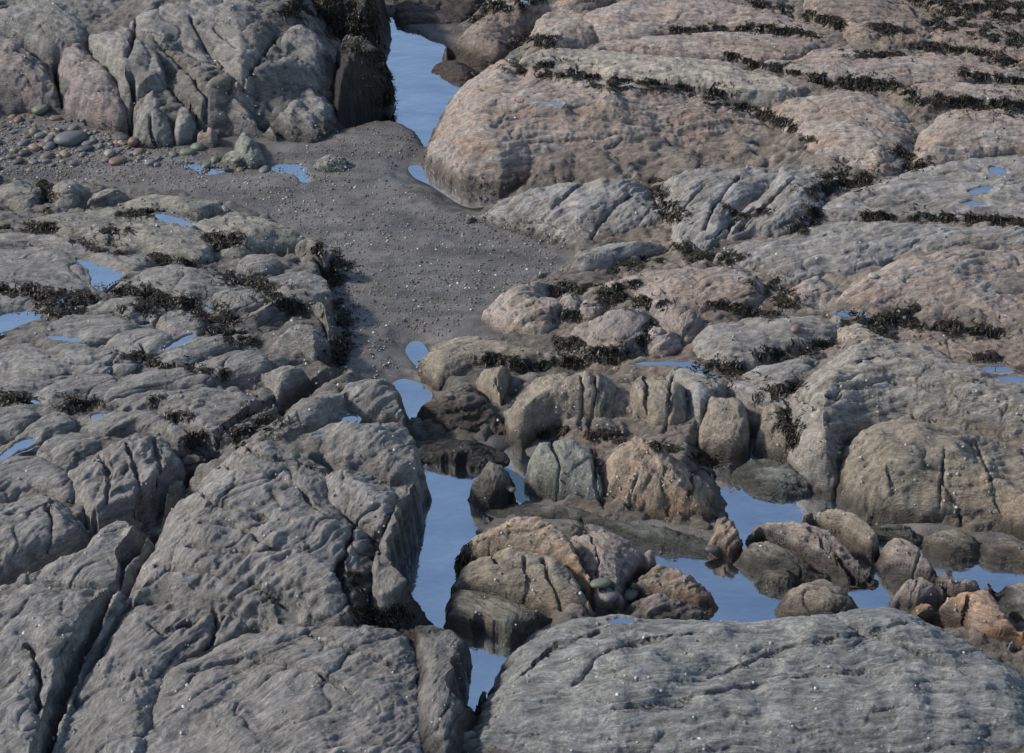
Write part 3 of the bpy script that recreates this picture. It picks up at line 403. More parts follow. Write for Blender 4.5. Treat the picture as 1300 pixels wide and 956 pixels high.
def base_h(r, X, Y, fine=False):
    u_ = np.clip((X-r.S0[0])/.025, 0, r.S.shape[1]-1.001); v_ = np.clip((Y-r.S0[1])/.025, 0, r.S.shape[0]-1.001)
    i_ = u_.astype(int); j_ = v_.astype(int); a_ = u_-i_; b_ = v_-j_; S = r.S
    d = (S[j_, i_]*(1-a_)+S[j_, i_+1]*a_)*(1-b_)+(S[j_+1, i_]*(1-a_)+S[j_+1, i_+1]*a_)*b_
    k = .6 if r.md < .25 else 1.0
    d = d+k*(.035*pn(X*2.2+r.i, Y*2.2, r.i*.37)+.02*pn(X*6.1, Y*6.1, r.i*.71+9))
    if fine: d = d+k*(.008*pn(X*14, Y*14, r.i))
    d = d+(.055 if r.T-r.D > .12 else .045 if r.kind == 'boulder' else .02)*min(1, r.md/.25)
    t = np.clip(d/r.w, 0, 1)
    f = (1-(1-t)**2.1)**(1/1.36)
    if r.id in SLOPED:                                 # slab rising away from the shore
        yn = np.clip((Y+.35*X*(-1 if r.id != 'cliff_k' else 0)-r.yr[0])/(r.yr[1]-r.yr[0]), 0, 1); f = f*(SLOPED[r.id]+(1-SLOPED[r.id])*yn)
    h = (r.T-r.D)+r.D*f+.10*min(1, r.md)*sst(0, 1, d/(r.md+.01))*r.D
    rs = np.random.default_rng(r.i+100); nf = 7 if r.kind in ('boulder', 'rock_block') else 5
    for k_ in range(nf):                               # flat fracture faces
        az = rs.uniform(0, 6.283) if k_ else 1.9+rs.normal()*.5
        sl = rs.uniform(.15, 1.1) if r.kind in ('boulder', 'rock_block') else rs.uniform(.05, .35 if r.md < .7 else .16)
        ext = np.abs((r.P-r.c)@np.array([math.cos(az), math.sin(az)])).max(); of = rs.uniform(.1, .7)*ext
        pl = r.T+.04*r.D-np.minimum(sl, 1.1*r.D/(ext*.8+.02))*(((X-r.c[0])*math.cos(az)+(Y-r.c[1])*math.sin(az))-of)
        df = h-pl; e = .008+.015*r.D; h = h-np.where(df > e, df, np.where(df < -e, 0, (df+e)**2/(4*e)))*np.where(d > 0, 1, 0)
    am = min(.09, .25*r.D, .25*r.md)
    h = h+am*sst(0, 1, t)*(pn(X*1.7+3, Y*1.7, r.i*.9)+.6*pn(X*4.2, Y*4.2, r.i*.9+3))
    h = np.where(d < 0, (r.T-r.D)+d*max(1.3 if r.kind == 'boulder' else 2.8, (r.T-r.D+.12)/.2), h)
    return h, d
Z0 = np.full(GX.shape, -.6); LV = np.zeros(GX.shape); MK = np.zeros(GX.shape)
for r in rocks:
    i0 = max(0, int((r.lo[0]-X0)/GS)); i1 = min(len(gx), int((r.hi[0]-X0)/GS)+1)
    j0 = max(0, int((r.lo[1]-Y0)/GS)); j1 = min(len(gy), int((r.hi[1]-Y0)/GS)+1)
    if i1 <= i0 or j1 <= j0: continue
    s = (slice(j0, j1), slice(i0, i1))
    h, d = base_h(r, GX[s], GY[s])
    Z0[s] = np.maximum(Z0[s], h)
    lev = r.T-(.2 if r.id.startswith('cliff') else .5)*r.D if r.D > .2 else r.T-.9*r.D
    m = d > 0
    LV[s] = np.where(m & (MK[s] < .5), lev, np.where(m, np.minimum(LV[s], lev), LV[s])); MK[s] = np.where(m, 1, MK[s])
# sea level pools
pools = [(l, chaikin(np.stack(unproj(*np.array(p, float).T, -.03), 1), 2)) for l, p in POOLS]
PD = np.full(GX.shape, -9.)
for l, P in pools:
    lo = P.min(0)-.6; hi = P.max(0)+.6
    s = (slice(max(0, int((lo[1]-Y0)/GS)), max(0, int((hi[1]-Y0)/GS))), slice(max(0, int((lo[0]-X0)/GS)), max(0, int((hi[0]-X0)/GS))))
    if GX[s].size: PD[s] = np.maximum(PD[s], sdf(P, GX[s], GY[s])+.06*fbm(GX[s]*4, GY[s]*4, 1.5, 4))
# bedrock filling the gaps between the rocks
px, py = proj(GX, GY, np.full(GX.shape, .4))
off = (px < -30) | (px > 1330) | (py < -35) | (py > 1000)
chan = ((py > 1000) & (px > 560) & (px < 640)) | ((py < 0) & (px > 480) & (px < 520)) 
m_out = off & ~chan
lv_out = .42+.25*fbm(GX*.45, GY*.45, 3.3, 3)+.02*(GY-24)
mk = np.where(m_out, 1., MK); lv = np.where(m_out & (MK < .5), lv_out, LV)*mk
b1_, b2_ = blur(mk, .12), blur(mk, .45)
bl = (blur(lv, .12)+.12*blur(lv, .45))/(b1_+.12*b2_+1e-4)
chP = chaikin(np.stack(unproj(*np.array(CHANNEL, float).T, 0.), 1), 2); CD = sdf(chP, GX, GY)+.04*fbm(GX*3, GY*3, 6.6, 3)
guP = chaikin(np.stack(unproj(*np.array(GULLY, float).T, .15), 1), 1); GD = sdf(guP, GX, GY)
GD = np.maximum(GD-.045, sdf(chaikin(np.stack(unproj(*np.array(GULLY2, float).T, .3), 1), 1), GX, GY)-.03)+.02*fbm(GX*4, GY*4, 3.9, 2)
WD = np.full(GX.shape, -9.)
for p_ in WATERCUT: WD = np.maximum(WD, sdf(chaikin(np.stack(unproj(*np.array(p_, float).T, -.045), 1), 1), GX, GY)+.05*fbm(GX*4, GY*6, 9.5, 4))
fill = (1-sst(-.16, .0, CD))*(1-sst(-.1, .02, GD))*sst(.12, .3, b2_)
dry = 1-sst(-.2, .0, PD+.05*fbm(GX*4, GY*4, 2.6, 3))
BR = bl-.02+.05*fbm(GX*2.0, GY*2.6, 1.1, 3)-.06*np.exp(-np.abs(pn(GX*1.1+.4*GY, GY*2.2, 4.7))/.05)-.04*np.exp(-np.abs(pn(GX*1.7-.6*GY, GY*1.5, 9.7))/.05)
lump = .16*np.sqrt(np.clip(1-ridged(GX*.75+GY*.2, GY*.95, 8.8, 1), 0, 1))
BR = np.where(m_out, BR+blur(m_out.astype(float), .2)*lump, BR)
BR = np.minimum(BR, -.16+1.7*np.maximum(0, -CD)); BR = np.minimum(BR, -.2+1.2*np.maximum(0, -PD)); BR = np.minimum(BR, -.1+3.2*np.maximum(0, -GD))
out_ = (b2_ < .12) & (MK < .5); BR = np.where(out_, -.5, BR)
BR = np.minimum(BR, -.16+6*np.maximum(0, -WD))
Z1 = np.maximum(Z0, BR)
SAND = .012*fbm(GX*1.6, GY*1.6, 5.5, 3)+.012*fbm(GX*6, GY*9, 2.2, 4)+.012
SAND = SAND-.07*sst(-.03, .1, PD)-.15*sst(.05, .5, PD+.05*fbm(GX*3, GY*3, 4.4, 3))-.035*sst(-.14, .05, PD+.07*fbm(GX*2.5, GY*2.5, 7.4, 3))
SAND = np.minimum(SAND, -.085+.3*np.maximum(0, -WD)+.012*fbm(GX*7, GY*9, 4.2, 3))
CUT = np.minimum(np.minimum(-.14+7*np.maximum(0, -WD), .06+6.5*np.maximum(0, -GD)), 9)
CUTH = np.minimum(-.2+5*np.maximum(0, -CD), 9)
SAND = SAND+sst(0, .25, PD)*(1-sst(-.1, .1, WD))*.075*fbm(GX*2.2, GY*2.6, 6.1, 4)
ZC = np.maximum(np.minimum(Z1, CUT), SAND)
def pick(px, py, Z=None, ztop=2.3):
    Z = ZC if Z is None else Z
    px = np.atleast_1d(np.asarray(px, float)); py = np.atleast_1d(np.asarray(py, float))
    dx, dy, dz = ray(px, py); res = np.full((len(px), 3), np.nan); done = np.zeros(len(px), bool)
    for z in np.arange(ztop, -.4, -.01):
        t = (z-HC)/dz; x = dx*t; y = dy*t
        hit = (samp(Z, x, y) >= z) & ~done
        res[hit] = np.stack([x, y, np.full(len(x), z)], 1)[hit]; done |= hit
        if done.all(): break
    bad = ~done
    if bad.any():
        t = (0-HC)/dz; res[bad] = np.stack([dx*t, dy*t, np.zeros(len(dx))], 1)[bad]
    return res
def resamp(p, n):
    p = np.array(p, float); s = np.r_[0, np.cumsum(np.linalg.norm(np.diff(p, axis=0), axis=1))]
    q = np.linspace(0, s[-1], n); return np.stack([np.interp(q, s, p[:, 0]), np.interp(q, s, p[:, 1])], 1)
puddles = []
for l, p in PUDDLES:
    p = chaikin(p, 2); q = pick(p[:, 0], p[:, 1])
    z = float(np.median(q[:, 2]))-.012
    x, y = unproj(p[:, 0], p[:, 1], z); P = np.stack([x, y], 1)
    puddles.append((l, P, z, P.min(0)-.25, P.max(0)+.25))
cracks = []
for hw, dep, p in CRACKS:
    q0 = resamp(p, 14); q = pick(q0[:, 0], q0[:, 1])[:, :2]
    m = hw*.0055; cracks.append((m, dep, q, q.min(0)-.3, q.max(0)+.3))
def modify(X, Y, h, bed=False, sand=False):
    """cracks carved, puddle basins levelled; returns height and a calm mask (1 = leave smooth)"""
    h = np.minimum(h, samp(CUT, X, Y)) if not sand else h.copy()
    lo = (X.min(), Y.min()); hi = (X.max(), Y.max()); calm = np.zeros(X.shape)
    for m, dep, q, a, b in cracks:
        if a[0] > hi[0] or a[1] > hi[1] or b[0] < lo[0] or b[1] < lo[1]: continue
        sl = (X > a[0]) & (X < b[0]) & (Y > a[1]) & (Y < b[1])
        if not sl.any(): continue
        xx, yy = X[sl], Y[sl]
        d = pdist(q, xx+.03*pn(xx*7, yy*7, 2.), yy+.03*pn(xx*7, yy*7, 8.))
        h[sl] -= dep*np.exp(-(d/m)**1.5)+.10*dep*np.exp(-(d/(m*4.5))**2)
    for l, P, z, a, b in puddles:
        if a[0] > hi[0] or a[1] > hi[1] or b[0] < lo[0] or b[1] < lo[1]: continue
        sl = (X > a[0]) & (X < b[0]) & (Y > a[1]) & (Y < b[1])
        if not sl.any(): continue
        xx, yy, h0 = X[sl], Y[sl], h[sl]
        d = sdf(P, xx, yy)+.022*fbm(xx*7, yy*7, 3., 3)
        inn = sst(-.012, .03, d)
        ring = np.exp(-np.clip(-d, 0, 9)**2/.06**2)
        tgt = z+.02-.05*inn
        near = (h0 > z-.16) | bed
        hh = h0+(tgt-h0)*np.where(d > 0, 1, ring)
        h[sl] = np.where(near, hh, h0)
        calm[sl] = np.maximum(calm[sl], np.where(d > -.02, 1, ring*.7))
    return h, calm

# ---------------------------------------------------------------- materials
def nn(nt, t, **kw):
    n = nt.nodes.new(t)
    for k, v in kw.items():
        if k == 'inp':
            for a, b in v.items(): n.inputs[a].default_value = b
        else: setattr(n, k, v)
    return n
def newmat(name):
    m = bpy.data.materials.new(name); m.use_nodes = True; nt = m.node_tree; nt.nodes.clear()
    return m, nt, nn(nt, 'ShaderNodeOutputMaterial'), nn(nt, 'ShaderNodeBsdfPrincipled')
def ramp(nt, fac, stops):
    n = nn(nt, 'ShaderNodeValToRGB'); e = n.color_ramp.elements
    e[0].position = stops[0][0]; e[1].position = stops[-1][0]
    for p, c in stops[1:-1]: e.new(p)
    for k, (p, c) in enumerate(stops):
        e[k].color = (c, c, c, 1) if not hasattr(c, '__len__') else (*c, 1)
    nt.links.new(fac, n.inputs[0]); return n.outputs[0]
def mixc(nt, f, a, b, mode='MIX'):
    n = nn(nt, 'ShaderNodeMix', data_type='RGBA', blend_type=mode)
    for s, v in ((0, f), (6, a), (7, b)):
        if isinstance(v, (int, float)): n.inputs[s].default_value = v
        elif isinstance(v, tuple): n.inputs[s].default_value = (*v, 1)
        else: nt.links.new(v, n.inputs[s])
    return n.outputs[2]
def math_(nt, op, a, b=None):
    n = nn(nt, 'ShaderNodeMath', operation=op)
    for s, v in ((0, a), (1, b)):
        if v is None: continue
        if isinstance(v, (int, float)): n.inputs[s].default_value = v
        else: nt.links.new(v, n.inputs[s])
    return n.outputs[0]
def noise(nt, vec, scale, detail=6, rough=.6, dist=0., mul=None):
    if mul is not None:
        vm = nn(nt, 'ShaderNodeVectorMath', operation='MULTIPLY'); vm.inputs[1].default_value = mul
        nt.links.new(vec, vm.inputs[0]); vec = vm.outputs[0]
    n = nn(nt, 'ShaderNodeTexNoise', inp={'Scale': scale, 'Detail': detail, 'Roughness': rough, 'Distortion': dist})
    nt.links.new(vec, n.inputs['Vector']); return n.outputs['Fac']
def rock_mat(name, A, B, Cc, pale=.35, patch=None, patch_lo=.58, white=.5, east=None):
    m, nt, out, bs = newmat(name); L = nt.links.new
    tc = nn(nt, 'ShaderNodeTexCoord').outputs['Object']
    sc = nn(nt, 'ShaderNodeAttribute', attribute_name='strata').outputs['Vector']
    at = nn(nt, 'ShaderNodeAttribute', attribute_name='tone')
    sep = nn(nt, 'ShaderNodeSeparateColor'); L(at.outputs['Color'], sep.inputs[0])
    wet, cav = sep.outputs[0], sep.outputs[1]  # wet carries damp and, on some rock flanks, painted shade
    n1 = noise(nt, sc, 1.0, 5, .6, .4, (1.3, 4, 4))
    col = mixc(nt, ramp(nt, n1, [(.35, 0.), (.65, 1.)]), A, B)
    n2 = noise(nt, tc, 1.6, 5, .65)
    col = mixc(nt, ramp(nt, n2, [(patch_lo, 0.), (patch_lo+.12, .8)]), col, patch or Cc)
    if east:
        sx = nn(nt, 'ShaderNodeSeparateXYZ'); L(tc, sx.inputs[0]); wob = noise(nt, tc, .5, 3)
        t_ = math_(nt, 'ADD', math_(nt, 'MULTIPLY', sx.outputs[0], .4), math_(nt, 'MULTIPLY', wob, .9))
        col = mixc(nt, ramp(nt, t_, [(.3, 0.), (.75, 1.)]), col, mixc(nt, ramp(nt, n1, [(.35, 0.), (.65, 1.)]), east[0], east[1]))
    n3 = noise(nt, sc, 1.0, 7, .68, 1.0, (6, 20, 20))
    col = mixc(nt, 1., col, ramp(nt, n3, [(.3, .52), (.5, .95), (.72, 1.5)]), 'MULTIPLY')
    n3b = noise(nt, sc, 1.0, 4, .65, 1.6, (6, 30, 30))
    col = mixc(nt, math_(nt, 'MULTIPLY', ramp(nt, n3b, [(.55, 0.), (.68, 1.)]), pale), col, Cc)
    n4 = noise(nt, tc, 60, 4, .8)
    col = mixc(nt, 1., col, ramp(nt, n4, [(.25, .7), (.5, 1.), (.75, 1.3)]), 'MULTIPLY')
    # lime and barnacle flecks
    vo = nn(nt, 'ShaderNodeTexVoronoi', inp={'Scale': 26.}); L(tc, vo.inputs['Vector'])
    n5 = noise(nt, tc, 3.2, 3, .6)
    dots = math_(nt, 'MULTIPLY', ramp(nt, vo.outputs['Distance'], [(.13, 1.), (.2, 0.)]), ramp(nt, n5, [(.5, 0.), (.66, white)]))
    col = mixc(nt, dots, col, (.5, .49, .46))
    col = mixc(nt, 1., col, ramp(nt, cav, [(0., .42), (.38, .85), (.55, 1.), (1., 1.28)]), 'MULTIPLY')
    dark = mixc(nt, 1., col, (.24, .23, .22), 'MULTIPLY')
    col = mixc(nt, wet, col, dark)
    L(col, bs.inputs['Base Color'])
    L(ramp(nt, wet, [(0., .6), (1., .3)]), bs.inputs['Roughness'])
    bs.inputs['Specular IOR Level'].default_value = .5
    b1 = noise(nt, sc, 1.0, 8, .7, 1.2, (9, 32, 32)); b2 = noise(nt, tc, 45, 6, .75)
    h = math_(nt, 'ADD', math_(nt, 'MULTIPLY', b1, 1.0), math_(nt, 'MULTIPLY', b2, .45))
    bp = nn(nt, 'ShaderNodeBump', inp={'Strength': .9, 'Distance': .035}); L(h, bp.inputs['Height'])
    L(bp.outputs[0], bs.inputs['Normal']); L(bs.outputs[0], out.inputs[0]); return m
def q(r, g, b, k=1.47): return (r*k*1.01, g*k*.97, b*k*.95)
MATS = {
 'grey': rock_mat('grey_rock', q(.155,.151,.138), q(.212,.207,.192), q(.33,.315,.29), .4, q(.19,.175,.145)),
 'darkgrey': rock_mat('dark_grey_rock', q(.13,.125,.115), q(.18,.172,.155), q(.26,.25,.23), .3, q(.12,.11,.09)),
 'dark': rock_mat('dark_wet_rock', q(.085,.08,.07), q(.13,.12,.10), q(.2,.19,.16), .2, q(.06,.055,.045), .5, .2),
 'greygreen': rock_mat('olive_grey_rock', q(.17,.168,.14), q(.225,.22,.19), q(.31,.30,.26), .35, q(.14,.145,.11)),
 'grey2': rock_mat('blue_grey_rock', q(.20,.187,.16), q(.265,.262,.25), q(.37,.36,.34), .5, q(.25,.22,.17)),
 'tan': rock_mat('tan_rock', q(.265,.198,.15), q(.265,.245,.222), q(.42,.41,.385), .65, q(.235,.185,.14), .55),
 'pale': rock_mat('pale_rock', q(.27,.245,.20), q(.32,.295,.25), q(.42,.40,.36), .5, q(.26,.21,.165)),
 'brown': rock_mat('brown_rock', q(.18,.145,.115), q(.215,.18,.15), q(.30,.265,.23), .3, q(.20,.14,.105), .5),
 'red': rock_mat('reddish_rock', q(.20,.175,.16), q(.22,.20,.185), q(.30,.285,.27), .35, q(.235,.18,.16), .5),
 'pink': rock_mat('pink_brown_rock', q(.215,.18,.155), q(.245,.22,.195), q(.38,.34,.31), .45, q(.17,.15,.125), .55, .9),
 'orange': rock_mat('orange_topped_rock', q(.215,.18,.135), q(.27,.205,.15), q(.38,.345,.30), .4, q(.38,.235,.14), .5, 1.),
 'orange2': rock_mat('orange_flank_rock', q(.31,.205,.13), q(.215,.175,.145), q(.37,.32,.27), .3, q(.40,.225,.115), .48, .6),
 'green': rock_mat('green_grey_rock', q(.17,.18,.15), q(.20,.21,.18), q(.29,.31,.28), .4, q(.20,.235,.21), .55),
 'greenbrown': rock_mat('green_brown_rock', q(.15,.145,.115), q(.21,.18,.14), q(.28,.29,.25), .3, q(.20,.25,.215), .54),
 'greenlayer': rock_mat('layered_green_grey_rock', q(.16,.17,.158), q(.21,.217,.205), q(.36,.37,.35), .75, q(.19,.205,.20), .54),
 'layer': rock_mat('layered_grey_rock', q(.20,.19,.165), q(.25,.235,.205), q(.38,.365,.335), .55, q(.24,.20,.15), .54),
 'buff': rock_mat('olive_brown_rock', q(.19,.17,.13), q(.235,.205,.16), q(.35,.325,.28), .4, q(.24,.185,.13), .53, 1.),
}
MATS['bed'] = rock_mat('bedrock_rock', q(.15,.145,.125), q(.20,.19,.17), q(.29,.28,.25), .35, q(.15,.145,.11), east=(q(.21,.175,.14), q(.225,.20,.165)))
# ---------------------------------------------------------------- mesh from a grid
def grid_mesh(name, X, Y, Z, keep, mat, attrs=None, origin=(0, 0, 0)):
    ny, nx = X.shape; V = np.stack([X.ravel()-origin[0], Y.ravel()-origin[1], Z.ravel()-origin[2]], 1)
    idx = np.arange(nx*ny).reshape(ny, nx)
    a, b, c, d = idx[:-1, :-1], idx[:-1, 1:], idx[1:, 1:], idx[1:, :-1]
    k = keep[:-1, :-1] & keep[:-1, 1:] & keep[1:, 1:] & keep[1:, :-1]
    Fc = np.stack([a[k], b[k], c[k], d[k]], 1)
    used = np.zeros(nx*ny, bool); used[Fc.ravel()] = True; rm = np.cumsum(used)-1
    V = V[used]; Fc = rm[Fc]
    me = bpy.data.meshes.new(name)
    me.vertices.add(len(V)); me.vertices.foreach_set('co', V.astype(np.float32).ravel())
    me.loops.add(Fc.size); me.loops.foreach_set('vertex_index', Fc.astype(np.int32).ravel())
    me.polygons.add(len(Fc)); me.polygons.foreach_set('loop_start', np.arange(0, Fc.size, 4, dtype=np.int32))
    me.polygons.foreach_set('loop_total', np.full(len(Fc), 4, np.int32))
    me.update(calc_edges=True); me.polygons.foreach_set('use_smooth', np.ones(len(Fc), bool))
    for nm, (typ, arr) in (attrs or {}).items():
        at = me.attributes.new(nm, typ, 'POINT'); arr = arr.reshape(nx*ny, -1)[used].astype(np.float32)
        at.data.foreach_set('vector' if typ == 'FLOAT_VECTOR' else 'color', arr.ravel())
    me.materials.append(mat)
    o = bpy.data.objects.new(name, me); C.objects.link(o); o.location = origin; return o
def tag(o, label=None, cat=None, group=None, kind=None):
    for k, v in (('label', label), ('category', cat), ('group', group), ('kind', kind)):
        if v: o[k] = v
    return o
ZF = SAND.copy()
def relief(X, Y, h, gsx, gsy, ang, seed, amp, calm, size, mask, lay_=1., fold=1.):
    """push the surface along its normal by layered, folded relief"""
    dzdx = np.gradient(h, gsx, axis=1); dzdy = np.gradient(h, gsy, axis=0)
    ln = np.sqrt(1+dzdx**2+dzdy**2); N = np.stack([-dzdx/ln, -dzdy/ln, 1/ln], -1)
    full = X.shape; X, Y, h, calm = X[mask], Y[mask], h[mask], calm[mask]; N = N[mask]
    wx = .14*pn(X*1.3, Y*1.3, h*1.3+seed)+.05*pn(X*4, Y*4, h*4+seed)
    wy = .14*pn(X*1.3+7, Y*1.3, h*1.3+seed)+.05*pn(X*4+7, Y*4, h*4+seed)
    xx, yy = X+wx, Y+wy; ca, sa = math.cos(ang), math.sin(ang)
    u = xx*ca+yy*sa; v = (-xx*sa+yy*ca)*.86+h*.5; w = h*.86-(-xx*sa+yy*ca)*.3
    big = fbm(X*2.6, Y*2.6, h*2.6+seed*1.7, 3)
    r1 = ridged(u*1.1, v*5.5, w*3+seed, 2)-1.0
    r2 = ridged(u*3.2, v*14, w*8+seed, 2)-1.0
    r3 = ridged(u*(10 if lay_ < 1.2 else 4.5), v*34, w*24+seed, 2)-1.0
    lay = v*8.5+.8*pn(u*1.5, v*1.5, seed); fl = lay-np.floor(lay); step = (sst(0, .82, fl)-sst(.86, 1, fl))-.5
    rough = fbm(X*12, Y*12, h*12+seed, 4)
    c1 = pn(u*1.0+seed, v*3.1, w*2); c2 = pn(u*3.0, v*2.6+seed, w*3); c3 = pn(u*2.2+seed, v*9., w*7)
    hf = np.clip(N[:, 2]*1.7-.25, .12, 1)
    cr = np.exp(-np.abs(c1)/.022)*.034+np.exp(-np.abs(c2)/.02)*.015*sst(-.2, .3, pn(X*1.7, Y*1.7, seed+2))+np.exp(-np.abs(c3)/.05)*.006
    ms = sst(-.35, .4, pn(X*1.1+seed, Y*1.1, 5.))
    D = amp*(.028*big+.018*fold*r1*(.25+.75*ms)+.011*r2*(.5+.5*ms)+.0085*lay_*r3*hf+.012*lay_*step*(.3+.7*ms)+.013*rough*hf*(.6 if fold > 1.2 else 1)-cr*(.3+.7*hf))
    D = D*(1-.93*calm)
    D = D*np.clip(size, .62, 1)
    P = np.stack([X, Y, h], -1)+N*D[..., None]
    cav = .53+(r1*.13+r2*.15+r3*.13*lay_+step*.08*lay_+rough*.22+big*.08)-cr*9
    def back(A):
        B = np.zeros(full+A.shape[1:]); B[mask] = A; return B
    return back(P), back(np.clip(cav, 0, 1)), back(np.stack([u, v, w], -1)), back(N)
AMP = {'tan': .8, 'buff': .75, 'orange': 1.1, 'greenlayer': .6, 'layer': .8, 'grey2': .8, 'green': .9, 'greenbrown': .8}
def shape_rock(r):
    far = np.clip((r.c[1]-15)/14, 0, 1); gsx = .0115+.004*far; gsy = .0135+.006*far
    if r.md < .25: gsx *= .7; gsy *= .7
    lo = np.maximum(r.lo, (-8.2, 13.0)); hi = np.minimum(r.hi, (8.2, 34.5))
    X, Y = np.meshgrid(np.arange(lo[0], hi[0], gsx), np.arange(lo[1], hi[1], gsy))
    h, d = base_h(r, X, Y, True)
    dep = samp(Z1, X, Y)-h
    if r.T-r.D > .12: h = np.minimum(h, samp(CUTH, X, Y))
    h, calm = modify(X, Y, h)
    keep = (d > -.24) & (dep < .22)
    P, cav, st, N = relief(X, Y, h, gsx, gsy, r.ang, r.i*3.17, AMP.get(r.pal, 1.)*(1.45 if r.kind == 'boulder' else 1), calm, r.md/.35, keep, {'layer': 1.8, 'greenlayer': 1.8, 'tan': 1.3, 'grey2': 1.3, 'pale': 1.4, 'grey': .75, 'greygreen': .75}.get(r.pal, 1.), 1.55 if r.pal in ('grey', 'greygreen', 'grey2', 'greenlayer', 'layer') else 1.)
    wetn = .05*pn(X*3, Y*3, 4.)+.03*pn(X*11, Y*11, 4.)
    wet = 1-sst(r.wet-.02, r.wet+.13, P[..., 2]+wetn)
    if r.T-r.D > .25: wet = np.zeros(X.shape)
    # always damp and weedy in the lowest decimetre beside water
    nearw = sst(-.25, .0, samp(PD, X, Y))
    wet = np.maximum(wet, nearw*(1-sst(-.02, .09, P[..., 2]+wetn)))
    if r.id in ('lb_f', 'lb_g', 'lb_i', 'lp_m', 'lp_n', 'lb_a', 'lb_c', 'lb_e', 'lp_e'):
        wet = np.maximum(wet, sst(.3, .65, N[..., 0])*sst(.04, .22, r.T-P[..., 2])*.9)  # not damp: shade painted into flanks that face away from the sun
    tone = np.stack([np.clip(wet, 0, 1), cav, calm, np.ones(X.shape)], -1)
    return P, keep, st, tone
from concurrent.futures import ThreadPoolExecutor
with ThreadPoolExecutor(4) as ex: shaped = list(ex.map(shape_rock, rocks))
for r, (P, keep, st, tone) in zip(rocks, shaped):
    og = (float(r.c[0]), float(r.c[1]), 0.)
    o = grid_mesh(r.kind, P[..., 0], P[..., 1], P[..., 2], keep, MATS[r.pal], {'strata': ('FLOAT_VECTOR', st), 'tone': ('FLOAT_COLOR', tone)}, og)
    tag(o, r.label, 'boulder' if r.kind == 'boulder' else 'rock')
    ii = np.clip(((P[..., 0]-X0)/GS+.5).astype(int), 0, len(gx)-1)[keep]; jj = np.clip(((P[..., 1]-Y0)/GS+.5).astype(int), 0, len(gy)-1)[keep]
    np.maximum.at(ZF, (jj, ii), P[..., 2][keep])
# bedrock sheet
gs = .024
X, Y = np.meshgrid(np.arange(-9.5, 9.5, gs), np.arange(11.7, 36.3, gs))
h = samp(BR, X, Y); h, calm = modify(X, Y, h, True)
keep = (h > -.14) & (samp(Z0, X, Y)-h < .12)
P, cav, st, N = relief(X, Y, h, gs, gs, .35, 77.7, 1.1, calm, 1., keep)
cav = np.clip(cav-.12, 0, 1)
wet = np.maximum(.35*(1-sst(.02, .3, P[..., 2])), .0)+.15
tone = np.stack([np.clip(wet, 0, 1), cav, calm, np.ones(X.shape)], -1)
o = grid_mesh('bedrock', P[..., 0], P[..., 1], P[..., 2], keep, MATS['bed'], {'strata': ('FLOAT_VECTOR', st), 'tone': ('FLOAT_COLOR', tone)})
tag(o, 'bedrock showing in the gaps between the rocks', 'bedrock', kind='structure')
ZF = np.maximum(ZF, samp(np.where(BR > -.12, BR, -.6), GX, GY))

# ---------------------------------------------------------------- sand, water, outer ground
def sand_mat():
    m, nt, out, bs = newmat('wet_sand'); L = nt.links.new
    tc = nn(nt, 'ShaderNodeTexCoord').outputs['Object']
    at = nn(nt, 'ShaderNodeAttribute', attribute_name='tone'); sep = nn(nt, 'ShaderNodeSeparateColor'); L(at.outputs['Color'], sep.inputs[0])
    n1 = noise(nt, tc, 1.3, 6, .65)
    col = mixc(nt, ramp(nt, n1, [(.35, 0.), (.65, 1.)]), (.118, .110, .102), (.175, .163, .152))
    n2 = noise(nt, tc, 90, 5, .8); col = mixc(nt, 1., col, ramp(nt, n2, [(.2, .5), (.5, 1.), (.8, 1.7)]), 'MULTIPLY')
    vo = nn(nt, 'ShaderNodeTexVoronoi', inp={'Scale': 38.}); L(tc, vo.inputs['Vector'])
    pick_ = nn(nt, 'ShaderNodeSeparateColor'); L(vo.outputs['Color'], pick_.inputs[0])
    st = math_(nt, 'MULTIPLY', ramp(nt, vo.outputs['Distance'], [(.25, 1.), (.4, 0.)]), ramp(nt, pick_.outputs[0], [(.48, 0.), (.56, .85)]))
    scol = ramp(nt, pick_.outputs[1], [(0., (.05, .05, .055)), (.35, (.14, .11, .09)), (.6, (.2, .17, .14)), (.85, (.11, .12, .11)), (1., (.34, .32, .29))])
    col = mixc(nt, st, col, scol)
    olive = noise(nt, tc, 1.9, 4, .7, 0., (1., 2.4, 1.)); col = mixc(nt, ramp(nt, olive, [(.54, 0.), (.66, .6)]), col, (.07, .062, .04))
    dr = noise(nt, tc, 1.0, 5, .6, 1.2, (.7, 2.6, 1.)); col = mixc(nt, 1., col, ramp(nt, dr, [(.38, .72), (.52, 1.), (.68, 1.18)]), 'MULTIPLY')
    col = mixc(nt, sep.outputs[0], col, mixc(nt, 1., col, (.45, .42, .36), 'MULTIPLY'))
    L(col, bs.inputs['Base Color'])
    r = noise(nt, tc, 2.2, 4, .6); L(ramp(nt, r, [(.4, .38), (.62, .7)]), bs.inputs['Roughness']); bs.inputs['Specular IOR Level'].default_value = .4
    hh = math_(nt, 'ADD', math_(nt, 'MULTIPLY', n2, .5), math_(nt, 'MULTIPLY', st, .6))
    bp = nn(nt, 'ShaderNodeBump', inp={'Strength': .7, 'Distance': .012}); L(hh, bp.inputs['Height']); L(bp.outputs[0], bs.inputs['Normal'])
    L(bs.outputs[0], out.inputs[0]); return m
dmin = np.minimum(1, 1)
tone = np.stack([np.clip(sst(-.12, .08, PD), 0, 1), PD*0, PD*0, PD*0+1], -1)
Zs = SAND.copy(); hs, cs = modify(GX, GY, Zs, False, True); 
o = grid_mesh('sand', GX, GY, hs, np.ones(GX.shape, bool), sand_mat(), {'tone': ('FLOAT_COLOR', tone)})
